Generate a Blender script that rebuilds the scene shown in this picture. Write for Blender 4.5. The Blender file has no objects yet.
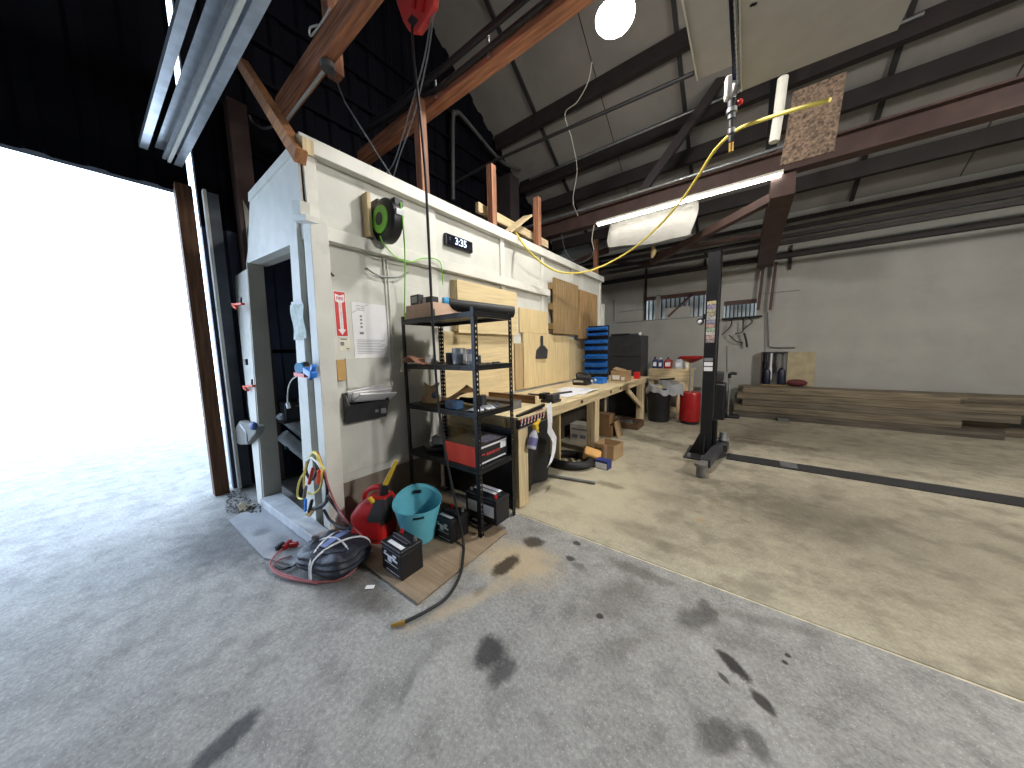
import bpy, math, random
from mathutils import Vector, Matrix
random.seed(7)
C = bpy.context.scene.collection
PI = math.pi
# ------------------------------------------------------------------ camera maths (used to place things where they stand)
CAM = Vector((0, 0, 1.5)); YAW, PITCH, ROLL, FPX = math.radians(-37.277), math.radians(-6.193), math.radians(-1.235), 308.25
def cam_axes():
    cy, sy, cp, sp = math.cos(YAW), math.sin(YAW), math.cos(PITCH), math.sin(PITCH)
    f = Vector((sy*cp, cy*cp, sp)); r = Vector((cy, -sy, 0)); u = r.cross(f)
    c, s = math.cos(ROLL), math.sin(ROLL)
    return c*r + s*u, -s*r + c*u, f
RX, UX, FX = cam_axes()
def P(x, y, ax, v):
    d = FX + RX*((x-512)/FPX) + UX*((384-y)/FPX); i = 'XYZ'.index(ax)
    return CAM + d*((v-CAM[i])/d[i])
# ------------------------------------------------------------------ materials
def lin(c):
    return tuple(((v/255)/12.92 if v/255 <= .04045 else (((v/255)+.055)/1.055)**2.4) for v in c)
MATS = {}
def nodes(name):
    m = bpy.data.materials.new(name); m.use_nodes = True
    nt = m.node_tree; b = nt.nodes['Principled BSDF']
    return m, nt, b
def mat(name, rgb, rough=.6, metal=0., var=.12, scale=6., bump=0., stretch=(1, 1, 1), spec=.5, bscale=None, dirt=0.):
    if name in MATS: return MATS[name]
    m, nt, b = nodes(name); L = nt.links.new
    tc = nt.nodes.new('ShaderNodeTexCoord'); mp = nt.nodes.new('ShaderNodeMapping'); mp.inputs['Scale'].default_value = stretch
    L(tc.outputs['Object'], mp.inputs['Vector'])
    n = nt.nodes.new('ShaderNodeTexNoise'); n.inputs['Scale'].default_value = scale; n.inputs['Detail'].default_value = 5
    L(mp.outputs[0], n.inputs['Vector'])
    cr = nt.nodes.new('ShaderNodeValToRGB'); a = lin(rgb)
    lo = tuple(max(0, v*(1-var*1.6)) for v in a); hi = tuple(min(1, v*(1+var*1.6)) for v in a)
    cr.color_ramp.elements[0].color = (*lo, 1); cr.color_ramp.elements[1].color = (*hi, 1)
    cr.color_ramp.elements[0].position = .3; cr.color_ramp.elements[1].position = .7
    L(n.outputs['Fac'], cr.inputs[0])
    col = cr.outputs[0]
    if dirt:
        n3 = nt.nodes.new('ShaderNodeTexNoise'); n3.inputs['Scale'].default_value = 2.3; n3.inputs['Detail'].default_value = 6; n3.inputs['Roughness'].default_value = .65
        L(tc.outputs['Object'], n3.inputs['Vector'])
        r3 = nt.nodes.new('ShaderNodeValToRGB'); r3.color_ramp.elements[0].position = .55; r3.color_ramp.elements[1].position = .8
        L(n3.outputs['Fac'], r3.inputs[0])
        mx = nt.nodes.new('ShaderNodeMix'); mx.data_type = 'RGBA'; mx.inputs[7].default_value = (*(v*(1-dirt) for v in a), 1)
        L(r3.outputs[0], mx.inputs[0]); L(col, mx.inputs[6]); col = mx.outputs[2]
    L(col, b.inputs['Base Color'])
    b.inputs['Roughness'].default_value = rough; b.inputs['Metallic'].default_value = metal
    b.inputs['Specular IOR Level'].default_value = spec
    if bump:
        n2 = nt.nodes.new('ShaderNodeTexNoise'); n2.inputs['Scale'].default_value = bscale or scale*3; n2.inputs['Detail'].default_value = 4
        L(mp.outputs[0], n2.inputs['Vector'])
        bp = nt.nodes.new('ShaderNodeBump'); bp.inputs['Strength'].default_value = bump; bp.inputs['Distance'].default_value = .01
        L(n2.outputs['Fac'], bp.inputs['Height']); L(bp.outputs[0], b.inputs['Normal'])
    MATS[name] = m; return m
def wood(name, rgb, along='Y', var=.22, rough=.65, dirt=.0):
    s = {'X': (.6, 9, 9), 'Y': (9, .6, 9), 'Z': (9, 9, .6)}[along]
    return mat(name, rgb, rough, 0, var, 4, .25, s, .3, 9, dirt)
def emit(name, rgb, strength):
    if name in MATS: return MATS[name]
    m, nt, b = nodes(name)
    b.inputs['Base Color'].default_value = (*lin(rgb), 1); b.inputs['Emission Color'].default_value = (*lin(rgb), 1)
    b.inputs['Emission Strength'].default_value = strength
    MATS[name] = m; return m
# ------------------------------------------------------------------ mesh builder
class MB:
    def __init__(s): s.v = []; s.f = []
    def add(s, vs, fs):
        b = len(s.v); s.v += [Vector(v) for v in vs]; s.f += [tuple(b+i for i in f) for f in fs]; return s
    def box(s, x0, x1, y0, y1, z0, z1):
        if x0 > x1: x0, x1 = x1, x0
        if y0 > y1: y0, y1 = y1, y0
        if z0 > z1: z0, z1 = z1, z0
        return s.add([(x0,y0,z0),(x1,y0,z0),(x1,y1,z0),(x0,y1,z0),(x0,y0,z1),(x1,y0,z1),(x1,y1,z1),(x0,y1,z1)],
                     [(0,3,2,1),(4,5,6,7),(0,1,5,4),(1,2,6,5),(2,3,7,6),(3,0,4,7)])
    def obox(s, c, size, rot=(0, 0, 0)):
        from mathutils import Euler
        R = Euler(rot).to_matrix(); a, b, d = (v/2 for v in size); c = Vector(c)
        vs = [c + R @ Vector(p) for p in [(-a,-b,-d),(a,-b,-d),(a,b,-d),(-a,b,-d),(-a,-b,d),(a,-b,d),(a,b,d),(-a,b,d)]]
        return s.add(vs, [(0,3,2,1),(4,5,6,7),(0,1,5,4),(1,2,6,5),(2,3,7,6),(3,0,4,7)])
    def bar(s, p, q, w, h, up=(0, 0, 1)):
        p, q = Vector(p), Vector(q); t = (q-p).normalized(); sd = t.cross(Vector(up))
        if sd.length < 1e-4: sd = t.cross(Vector((1, 0, 0)))
        sd.normalize(); u = sd.cross(t); a = sd*w/2; b = u*h/2
        vs = [p-a-b, p+a-b, p+a+b, p-a+b, q-a-b, q+a-b, q+a+b, q-a+b]
        return s.add(vs, [(0,1,2,3),(7,6,5,4),(0,4,5,1),(1,5,6,2),(2,6,7,3),(3,7,4,0)])
    def prism(s, pts, vec):
        pts = [Vector(p) for p in pts]; vec = Vector(vec); n = len(pts)
        nrm = Vector((0, 0, 0))
        for i in range(n): nrm += pts[i].cross(pts[(i+1) % n])
        if nrm.dot(vec) > 0: pts = pts[::-1]
        return s.add(pts + [p+vec for p in pts], [tuple(range(n)), tuple(range(2*n-1, n-1, -1))] +
                     [((i+1) % n, i, n+i, n+(i+1) % n) for i in range(n)])
    def tube(s, pts, r, n=8, smooth=0, closed=False):
        pts = [Vector(p) for p in pts]
        if smooth and len(pts) > 2:
            out = []; m = len(pts)
            for i in range(m if closed else m-1):
                p1, p2 = pts[i], pts[(i+1) % m]
                p0 = pts[i-1] if (i or closed) else p1*2-p2
                p3 = pts[(i+2) % m] if (closed or i+2 < m) else p2*2-p1
                for k in range(smooth):
                    t = k/smooth
                    out.append(.5*((2*p1)+(p2-p0)*t+(2*p0-5*p1+4*p2-p3)*t*t+(3*p1-p0-3*p2+p3)*t**3))
            if not closed: out.append(pts[-1])
            pts = out
        m = len(pts); rs = r if isinstance(r, (list, tuple)) else [r]*m
        if len(rs) != m: rs = [rs[0]+(rs[-1]-rs[0])*i/(m-1) for i in range(m)]
        ring = []; N = None
        for i, p in enumerate(pts):
            if closed: t = pts[(i+1) % m]-pts[i-1]
            else: t = pts[min(i+1, m-1)]-pts[max(i-1, 0)]
            t.normalize()
            if N is None:
                N = t.orthogonal().normalized()
            else:
                N = N - t*N.dot(t)
                N = N.normalized() if N.length > 1e-6 else t.orthogonal().normalized()
            B = t.cross(N)
            ring.append([p+(N*math.cos(2*PI*k/n)+B*math.sin(2*PI*k/n))*rs[i] for k in range(n)])
        vs = [v for rg in ring for v in rg]; fs = []
        for i in range(m if closed else m-1):
            j = (i+1) % m
            for k in range(n):
                l = (k+1) % n; fs.append((i*n+k, i*n+l, j*n+l, j*n+k))
        if not closed: fs += [tuple(range(n-1, -1, -1)), tuple((m-1)*n+k for k in range(n))]
        return s.add(vs, fs)
    def cyl(s, p, q, r, r2=None, n=20): return s.tube([p, q], [r, r if r2 is None else r2], n)
    def lathe(s, prof, c, n=28, axis='Z', fn=None):
        c = Vector(c); vs = []
        for r, z in prof:
            for k in range(n):
                a = 2*PI*k/n
                x, y, zz = r*math.cos(a), r*math.sin(a), z
                if fn: x, y, zz = fn(x, y, zz, a)
                v = {'Z': (x, y, zz), 'X': (zz, x, y), 'Y': (y, zz, x)}[axis]
                vs.append(c+Vector(v))
        m = len(prof); fs = []
        for i in range(m-1):
            for k in range(n):
                l = (k+1) % n; fs.append((i*n+k, i*n+l, (i+1)*n+l, (i+1)*n+k))
        if prof[0][0] > 1e-6: fs.append(tuple(range(n-1, -1, -1)))
        if prof[-1][0] > 1e-6: fs.append(tuple((m-1)*n+k for k in range(n)))
        return s.add(vs, fs)
    def ball(s, c, r, n=16, m=10):
        r = r if isinstance(r, (tuple, list)) else (r, r, r); c = Vector(c); vs = []; fs = []
        for i in range(m+1):
            t = PI*i/m
            for k in range(n):
                a = 2*PI*k/n; vs.append(c+Vector((r[0]*math.sin(t)*math.cos(a), r[1]*math.sin(t)*math.sin(a), -r[2]*math.cos(t))))
        for i in range(m):
            for k in range(n):
                l = (k+1) % n; fs.append((i*n+k, i*n+l, (i+1)*n+l, (i+1)*n+k))
        return s.add(vs, fs)
    def sheet(s, fn, nu, nv, t=.002):
        g = [[Vector(fn(i/nu, j/nv)) for j in range(nv+1)] for i in range(nu+1)]
        top = [p for row in g for p in row]; W = nv+1
        bot = []
        for i in range(nu+1):
            for j in range(nv+1):
                du = g[min(i+1, nu)][j]-g[max(i-1, 0)][j]; dv = g[i][min(j+1, nv)]-g[i][max(j-1, 0)]
                nn = du.cross(dv); nn = nn.normalized() if nn.length > 1e-9 else Vector((0, 0, 1))
                bot.append(g[i][j]-nn*t)
        K = len(top); fs = []
        for i in range(nu):
            for j in range(nv):
                a, b, c, d = i*W+j, (i+1)*W+j, (i+1)*W+j+1, i*W+j+1
                fs += [(a, b, c, d), (K+d, K+c, K+b, K+a)]
        for i in range(nu):
            fs += [(i*W, K+i*W, K+(i+1)*W, (i+1)*W), ((i+1)*W+nv, K+(i+1)*W+nv, K+i*W+nv, i*W+nv)]
        for j in range(nv):
            fs += [(j+1, K+j+1, K+j, j), (nu*W+j, K+nu*W+j, K+nu*W+j+1, nu*W+j+1)]
        return s.add(top+bot, fs)
    def xf(s, M, start=0):
        for i in range(start, len(s.v)): s.v[i] = M @ s.v[i]
        return s
def wloc(o):
    p = Vector((0, 0, 0))
    while o: p = p+o.location; o = o.parent
    return p
def link(name, mb, m, parent=None, smooth=False, bevel=0., origin=None):
    me = bpy.data.meshes.new(name)
    base = wloc(parent) if parent else Vector(origin or (0, 0, 0))
    me.from_pydata([tuple(v-base) for v in mb.v], [], mb.f); me.update()
    o = bpy.data.objects.new(name, me); C.objects.link(o)
    if m: me.materials.append(m)
    if parent: o.parent = parent
    else: o.location = base
    if smooth:
        for p in me.polygons: p.use_smooth = True
        try: me.set_sharp_from_angle(angle=math.radians(40))
        except Exception: pass
    if bevel:
        b = o.modifiers.new('bevel', 'BEVEL'); b.width = bevel; b.segments = 2; b.limit_method = 'ANGLE'
    return o
def tag(o, label, cat, group=None, kind=None):
    o['label'] = label; o['category'] = cat
    if group: o['group'] = group
    if kind: o['kind'] = kind
    return o
def thing(name, label, cat, loc, group=None, kind=None):
    o = bpy.data.objects.new(name, None); C.objects.link(o); o.location = loc; o.empty_display_size = .05
    return tag(o, label, cat, group, kind)
def part(name, mb, m, parent, smooth=False, bevel=0., label=None):
    o = link(name, mb, m, parent, smooth, bevel)
    if label: o['label'] = label
    return o
def solo(name, mb, m, label, cat, group=None, kind=None, smooth=False, bevel=0.):
    lo = [min(v[i] for v in mb.v) for i in range(3)]; hi = [max(v[i] for v in mb.v) for i in range(3)]
    o = link(name, mb, m, None, smooth, bevel, ((lo[0]+hi[0])/2, (lo[1]+hi[1])/2, lo[2]))
    return tag(o, label, cat, group, kind)
def struct(name, mb, m, label, cat, bevel=0., smooth=False, group=None):
    return solo(name, mb, m, label, cat, group, 'structure', smooth, bevel)
def text_mb(s, size, loc, xd, yd, ext=.0015, align='CENTER', sx=1., bold=0.):
    cu = bpy.data.curves.new('t', 'FONT'); cu.body = s; cu.size = size; cu.extrude = ext; cu.align_x = align; cu.align_y = 'CENTER'
    cu.resolution_u = 3; cu.offset = bold
    o = bpy.data.objects.new('t', cu); C.objects.link(o)
    bpy.context.view_layer.update()
    me = o.evaluated_get(bpy.context.evaluated_depsgraph_get()).to_mesh()
    xd, yd = Vector(xd).normalized(), Vector(yd).normalized(); n = xd.cross(yd); loc = Vector(loc)
    mb = MB(); mb.add([loc+xd*v.co.x*sx+yd*v.co.y+n*v.co.z for v in me.vertices], [tuple(p.vertices) for p in me.polygons])
    bpy.data.objects.remove(o); bpy.data.curves.remove(cu)
    return mb
# ------------------------------------------------------------------ palette
M_white = mat('white_paint', (202, 202, 194), .6, var=.05, scale=3, bump=.1, dirt=.22)
M_whiteb = mat('white_board_paint', (214, 213, 205), .55, var=.05, scale=4, bump=.1, dirt=.3)
M_greyjamb = mat('grey_jamb_paint', (176, 172, 160), .65, var=.06, scale=4, dirt=.2)
M_wallgrey = mat('lower_wall_board', (128, 118, 106), .8, var=.18, scale=3, dirt=.3)
M_farwall = mat('far_wall_panel', (156, 155, 149), .6, var=.05, scale=2, dirt=.15)
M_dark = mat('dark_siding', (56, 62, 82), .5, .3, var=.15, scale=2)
M_dark_shade = mat('dark_siding_shaded', (12, 13, 20), .85, 0, var=.15, scale=2, spec=.08)  # same siding as the lower wall, with the upper shade put into its colour
M_roof = mat('roof_panel', (140, 137, 133), .6, var=.08, scale=1.5, dirt=.2)
M_rib = mat('roof_seam', (40, 40, 42), .6)
M_steel = mat('brown_steel', (76, 56, 51), .65, 0, var=.15, scale=5)
M_dsteel = mat('dark_beam_steel', (46, 40, 40), .7, 0, var=.15, scale=5)
M_timberX = wood('red_timber_x', (172, 116, 86), 'X', .3)
M_timberY = wood('red_timber_y', (140, 98, 74), 'Y', .3)
M_timberZ = wood('red_timber_z', (146, 102, 78), 'Z', .3)
M_pineX = wood('pine_x', (206, 186, 148), 'X', .16, dirt=.25)
M_pineY = wood('pine_y', (206, 186, 148), 'Y', .16, dirt=.25)
M_pineZ = wood('pine_z', (206, 186, 148), 'Z', .16, dirt=.2)
M_ply = wood('plywood', (212, 192, 150), 'Y', .08, dirt=.15)
M_plyZ = wood('plywood_z', (212, 190, 144), 'Z', .08, dirt=.12)
M_plyd = wood('dark_plywood', (146, 122, 86), 'Z', .2, dirt=.3)
M_blk = mat('black_powdercoat', (26, 27, 30), .38, .3, var=.1, scale=20)
M_rub = mat('black_rubber', (22, 22, 24), .6, var=.2, scale=8)
M_plas = mat('black_plastic', (24, 25, 30), .4, var=.12, scale=10)
M_dplas = mat('charcoal_plastic', (52, 52, 56), .5, var=.12, scale=10)
M_paper = mat('white_paper', (226, 226, 228), .8, var=.03)
M_label = mat('white_label', (220, 222, 228), .6, var=.06, scale=30)
M_ink = mat('printed_grey', (120, 124, 132), .8, var=.1)
M_card = mat('cardboard', (166, 138, 102), .85, var=.1, scale=8, bump=.1)
M_cardp = mat('pale_cardboard', (196, 168, 146), .85, var=.08, scale=8)
M_red = mat('red_plastic', (196, 34, 34), .4, var=.08, scale=8)
M_redp = mat('red_paint', (146, 22, 25), .32, .1, var=.1, scale=8)
M_blue = mat('blue_plastic', (34, 118, 212), .4, var=.1, scale=10)
M_teal = mat('teal_plastic', (104, 188, 208), .45, var=.05, scale=6)
M_green = mat('lime_plastic', (132, 214, 70), .45, var=.05)
M_yel = mat('yellow_plastic', (222, 182, 40), .45, var=.06)
M_yhose = mat('yellow_hose', (226, 206, 96), .5, var=.05)
M_chrome = mat('galvanised', (178, 182, 186), .35, .8, var=.1, scale=12)
M_grey = mat('grey_metal', (120, 122, 124), .5, .5, var=.12, scale=10)
M_brass = mat('brass', (200, 164, 92), .35, .8)
M_pvc = mat('white_pvc', (214, 212, 200), .4, var=.05)
# ------------------------------------------------------------------ floor
def concrete(name, rgb, stains_and_light, speck=.22, rough=.75, bumpy=.5, mott=(3, .3, .5)):
    m, nt, b = nodes(name); L = nt.links.new; N = nt.nodes.new
    tc = N('ShaderNodeTexCoord'); geo = N('ShaderNodeNewGeometry')
    pos = geo.outputs['Position']
    a = lin(rgb)
    def noise(sc, det=6, ro=.6):
        n = N('ShaderNodeTexNoise'); n.inputs['Scale'].default_value = sc; n.inputs['Detail'].default_value = det; n.inputs['Roughness'].default_value = ro
        L(pos, n.inputs['Vector']); return n
    n1, n2, n3 = noise(55, 4), noise(4, 6, .65), noise(1.1, 5)
    cr = N('ShaderNodeValToRGB'); cr.color_ramp.elements[0].position = .3; cr.color_ramp.elements[1].position = .72
    cr.color_ramp.elements[0].color = (*(v*(1-speck*1.5) for v in a), 1); cr.color_ramp.elements[1].color = (*(v*(1+speck) for v in a), 1)
    mixn = N('ShaderNodeMath'); mixn.operation = 'MULTIPLY_ADD'; mixn.inputs[1].default_value = .45
    L(n1.outputs['Fac'], mixn.inputs[0])
    m2 = N('ShaderNodeMath'); m2.operation = 'MULTIPLY_ADD'; m2.inputs[1].default_value = .35; L(n2.outputs['Fac'], m2.inputs[0])
    m3 = N('ShaderNodeMath'); m3.operation = 'MULTIPLY'; m3.inputs[1].default_value = .2; L(n3.outputs['Fac'], m3.inputs[0])
    L(m3.outputs[0], m2.inputs[2]); L(m2.outputs[0], mixn.inputs[2]); L(mixn.outputs[0], cr.inputs[0])
    nm = noise(mott[0], 8, .62); rm = N('ShaderNodeMapRange'); rm.interpolation_type = 'SMOOTHSTEP'
    rm.inputs['From Min'].default_value = .46; rm.inputs['From Max'].default_value = .66; rm.inputs['To Min'].default_value = 0; rm.inputs['To Max'].default_value = mott[1]
    L(nm.outputs['Fac'], rm.inputs['Value']); mm = N('ShaderNodeMix'); mm.data_type = 'RGBA'; mm.inputs[7].default_value = (*(v*.45 for v in a), 1)
    L(rm.outputs[0], mm.inputs[0]); L(cr.outputs[0], mm.inputs[6])
    ng = noise(130, 3); rg_ = N('ShaderNodeMapRange'); rg_.inputs['From Min'].default_value = .6; rg_.inputs['From Max'].default_value = .75; rg_.inputs['To Max'].default_value = mott[2]
    L(ng.outputs['Fac'], rg_.inputs['Value']); mg = N('ShaderNodeMix'); mg.data_type = 'RGBA'; mg.inputs[7].default_value = (*(min(1, v*1.9) for v in a), 1)
    L(rg_.outputs[0], mg.inputs[0]); L(mm.outputs[2], mg.inputs[6])
    col = mg.outputs[2]
    sep = N('ShaderNodeSeparateXYZ'); L(pos, sep.inputs[0])
    wob = noise(9, 4, .7)
    for (x, y, rx, ry, rot, k, soft, sc) in stains_and_light:
        mp = N('ShaderNodeMapping'); mp.vector_type = 'TEXTURE'
        mp.inputs['Location'].default_value = (x, y, 0); mp.inputs['Rotation'].default_value = (0, 0, rot); mp.inputs['Scale'].default_value = (rx, ry, 1e6)
        L(pos, mp.inputs['Vector'])
        ln = N('ShaderNodeVectorMath'); ln.operation = 'LENGTH'; L(mp.outputs[0], ln.inputs[0])
        ad = N('ShaderNodeMath'); ad.operation = 'MULTIPLY_ADD'; ad.inputs[1].default_value = 1.6; L(wob.outputs['Fac'], ad.inputs[0])
        sb = N('ShaderNodeMath'); sb.operation = 'SUBTRACT'; sb.inputs[1].default_value = .8
        L(ln.outputs['Value'], ad.inputs[2]); L(ad.outputs[0], sb.inputs[0])
        rg = N('ShaderNodeMapRange'); rg.interpolation_type = 'SMOOTHSTEP'
        rg.inputs['From Min'].default_value = 1-soft; rg.inputs['From Max'].default_value = 1+soft; rg.inputs['To Min'].default_value = k; rg.inputs['To Max'].default_value = 0
        L(sb.outputs[0], rg.inputs['Value'])
        mx = N('ShaderNodeMix'); mx.data_type = 'RGBA'; mx.inputs[7].default_value = (*lin(sc), 1)
        L(rg.outputs[0], mx.inputs[0]); L(col, mx.inputs[6]); col = mx.outputs[2]
    L(col, b.inputs['Base Color']); b.inputs['Roughness'].default_value = rough; b.inputs['Specular IOR Level'].default_value = .35
    bp = N('ShaderNodeBump'); bp.inputs['Strength'].default_value = bumpy; bp.inputs['Distance'].default_value = .012
    L(mixn.outputs[0], bp.inputs['Height']); L(bp.outputs[0], b.inputs['Normal'])
    return m
def st(px, py, rx, ry, rot=0, k=.8, soft=.35, sc=(44, 42, 40)):
    g = P(px, py, 'Z', 0); return (g.x, g.y, rx, ry, rot, k, soft, sc)
front_stains = [st(516, 560, .28, .2, .3, .75, .6, (186, 166, 132)), st(470, 600, .3, .05, 1.2, .5, .6, (186, 166, 132)), st(533, 542, .085, .06, .5, .85, .3, (48, 38, 28)), st(506, 565, .055, .125, -.1, .92, .35, (54, 42, 30)),
    st(577, 543, .03, .025, 0, .85, .3), st(570, 558, .035, .03, 0, .85, .3), st(578, 566, .05, .035, 0, .5, .5),
    st(697, 618, .055, .12, -.7, .6, .5), st(704, 603, .03, .05, 0, .5, .5), st(733, 664, .03, .085, .9, .95, .35), st(724, 678, .012, .03, .9, .8, .3),
    st(761, 700, .025, .055, .9, .9, .35), st(718, 735, .05, .085, -.5, .62, .45), st(757, 745, .035, .06, .5, .6, .45),
    st(612, 600, .11, .26, -.5, .38, .7, (70, 64, 54)), st(618, 648, .05, .14, -.5, .35, .6, (70, 64, 54)), st(600, 616, .02, .02, 0, .9, .3),
    st(490, 652, .075, .085, .3, .85, .4, (46, 44, 46)), st(503, 672, .04, .07, -.2, .75, .5, (50, 48, 50)), st(226, 740, .05, .12, .2, .8, .4, (40, 42, 48)),
    st(407, 686, .02, .09, .6, .35, .5, (70, 68, 66)), st(348, 590, .3, .12, .2, .5, .7, (58, 50, 42)), st(375, 600, .16, .08, .2, .5, .6, (60, 52, 46)),
    st(535, 515, .12, .06, 0, .35, .6, (70, 66, 58)), st(640, 572, .2, .05, 0, .5, .6, (64, 58, 48)), st(795, 610, .12, .06, 0, .4, .5),
    st(480, 590, .03, .05, 0, .35, .5), st(660, 560, .22, .05, 0, .35, .6, (70, 64, 54)), st(740, 640, .16, .1, .3, .3, .7, (70, 66, 60)),
    st(240, 535, .5, .35, 0, .55, .6, (48, 48, 52)), st(300, 520, .9, .06, 0, .5, .5, (44, 42, 42)),
    st(788, 655, .012, .012, 0, .9, .3), st(785, 662, .012, .012, 0, .9, .3), st(770, 622, .25, .04, .3, .3, .6, (58, 54, 48))]
back_stains_and_light = [(1.2, 3.6, 2.2, 1.0, 0, .45, .8, (84, 76, 64)), (.6, 6.6, 2.4, .9, 0, .5, .8, (74, 66, 54)), (-1.25, 3.0, .5, .9, 0, .55, .8, (206, 196, 166)), st(800, 512, .5, .35, 0, .45, .9, (58, 52, 46)), st(775, 445, .5, .12, .1, .5, .6, (60, 46, 34)), st(760, 440, .3, .06, 0, .5, .5, (62, 48, 36)),  # pale oval by the bench paints the lamp's light pool into the slab
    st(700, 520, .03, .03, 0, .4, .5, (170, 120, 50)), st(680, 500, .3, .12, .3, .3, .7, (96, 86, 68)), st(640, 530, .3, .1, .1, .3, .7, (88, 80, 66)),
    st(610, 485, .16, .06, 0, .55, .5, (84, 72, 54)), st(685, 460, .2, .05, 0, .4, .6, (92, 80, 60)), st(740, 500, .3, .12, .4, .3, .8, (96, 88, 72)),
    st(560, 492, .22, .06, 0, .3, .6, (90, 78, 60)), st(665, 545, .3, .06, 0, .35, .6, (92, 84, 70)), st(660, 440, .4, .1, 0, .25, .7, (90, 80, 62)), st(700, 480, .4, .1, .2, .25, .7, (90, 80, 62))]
M_cf = concrete('front_concrete', (158, 157, 154), front_stains, .38, .8, 1.0, (7, .5, .8))
M_cb = concrete('back_concrete', (176, 168, 148), back_stains_and_light, .3, .6, .6, (3.4, .7, .4))
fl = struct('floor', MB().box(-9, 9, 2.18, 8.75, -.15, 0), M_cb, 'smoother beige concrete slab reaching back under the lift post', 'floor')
struct('floor', MB().box(-9, 9, -5.2, 2.165, -.15, -.002), M_cf, 'rough grey oil-stained concrete slab in front of the shelving', 'floor')
struct('trim_1', MB().box(-9, 9, 2.165, 2.18, -.15, -.004), mat('joint_filler', (200, 190, 165), .9, var=.2, scale=15), 'pale joint line between the two concrete slabs', 'floor joint')
struct('floor', MB().prism([P(229, 521, 'Z', 0), P(264, 559, 'Z', 0), P(300, 562, 'Z', 0)+Vector((.05, -.03, 0)), (-2.3, .84, 0), (-3.86, .80, 0)], (0, 0, .012)),
       concrete('apron_concrete', (158, 160, 165), [st(262, 533, .06, .05, 0, .4, .6), st(285, 548, .2, .05, 0, .3, .6)], .15, .8, .4), 'smooth bluish cement patch by the white door sill', 'floor')
# ------------------------------------------------------------------ roof, gable, far wall
SL = -.632
def rz(y, off=0): return 6.19+SL*(y-5.365)-off
XR = 9.
def corr(mb, y0, y1, z0, z1f, x, pitch=.3):     # vertical trapezoid corrugation on a wall at x (faces +x)
    y = y0; pts = []
    while y < y1:
        for dy, dx in ((0, 0), (.16, 0), (.19, .035), (.27, .035), (.3, 0)):
            if y+dy <= y1: pts.append((y+dy, x+dx))
        y += pitch
    n = len(pts); vs = []; fs = []
    for (yy, xx) in pts: vs += [(xx, yy, z0), (xx, yy, z1f(yy))]
    for i in range(n-1): fs.append((2*i, 2*i+2, 2*i+3, 2*i+1))
    b = len(pts)*2
    for (yy, xx) in pts: vs += [(x-.08, yy, z0), (x-.08, yy, z1f(yy))]
    for i in range(n-1): fs += [(b+2*i, b+2*i+1, b+2*i+3, b+2*i+2), (2*i+1, 2*i+3, b+2*i+3, b+2*i+1), (2*i, b+2*i, b+2*i+2, 2*i+2)]
    fs += [(0, 1, b+1, b), (2*n-2, b+2*n-2, b+2*n-1, 2*n-1)]
    return mb.add(vs, fs)
RIDGE = 1.2
def zroof(y): return rz(y) if y >= RIDGE else rz(2*RIDGE-y)
GX = -4.6
gw = thing('wall_left', 'dark blue corrugated steel gable wall behind the white cabin', 'wall', (GX, 4, 0), kind='structure')
part('siding', corr(MB(), .75, 8.7, 2.86, zroof, GX), M_dark_shade, gw); part('siding', corr(MB(), .75, 8.7, 0, lambda y: 2.86, GX), M_dark, gw)
mb = MB(); corr(mb, -5.2, .75, 3.15, zroof, GX); part('siding', mb, M_dark_shade, gw)
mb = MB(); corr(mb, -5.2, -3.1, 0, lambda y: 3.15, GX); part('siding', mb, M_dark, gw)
for z in (1.55, 3.2, 3.75, 4.2, 4.6, 5.0, 5.4, 5.85): part('girt', MB().box(GX+.036, GX+.08, (1.1 if z < 5.8 else 1.5), min(8.4, RIDGE+(rz(RIDGE)-z)/-SL-.4), z-.02, z+.02), M_dark_shade, gw)
rf = thing('ceiling', 'sloping grey lined roof underside falling towards the far wall', 'roof', (0, 5, 6), kind='structure')
def slope_slab(y0, y1, x0, x1, o0, o1):
    return MB().prism([(x0, y0, zroof(y0)+o0), (x0, y1, zroof(y1)+o0), (x0, y1, zroof(y1)+o1), (x0, y0, zroof(y0)+o1)], (x1-x0, 0, 0))
part('roof_lining', slope_slab(RIDGE, 8.75, GX-.2, XR, 0, .1), M_roof, rf)
part('roof_lining', slope_slab(-5.3, RIDGE, GX-.2, XR, 0, .1), M_roof, rf)
for x in (-3.5, -1.04, 1.4, 3.9, 6.3): part('roof_seam', slope_slab(RIDGE, 8.7, x-.03, x+.03, -.05, 0), M_rib, rf)
for x in (-2.27, .2, 2.6): part('lining_joint', slope_slab(RIDGE, 8.7, x-.006, x+.006, -.008, 0), M_rib, rf)
fw = thing('wall_back', 'pale grey panelled far wall with a dark horizontal rail and openings', 'wall', (0, 8.6, 0), kind='structure')
FY = 8.6
def F(px, py, y=FY): return P(px, py, 'Y', y)
wl, wr = F(646, 297), F(706, 288)
o1 = (F(645, 298).x, F(706, 290).x, F(646, 320).z, F(646, 298).z+.02)       # opening x0,x1,z0,z1
o2 = (F(724, 303).x, F(757, 300).x, F(730, 319).z, F(730, 301).z)
mb = MB(); ztop = rz(FY)-.02; zsp = F(640, 296).z
mb.box(GX, o1[0], FY, FY+.12, 0, ztop); mb.box(o1[0], o1[1], FY, FY+.12, 0, o1[2]); mb.box(o1[0], o1[1], FY, FY+.12, o1[3], ztop)
mb.box(o1[1], o2[0], FY, FY+.12, 0, ztop); mb.box(o2[0], o2[1], FY, FY+.12, 0, o2[2]); mb.box(o2[0], o2[1], FY, FY+.12, o2[3], ztop)
mb.box(o2[1], XR, FY, FY+.12, 0, ztop)
part('panel', mb, M_farwall, fw)
pz = F(608, 283).z
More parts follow.
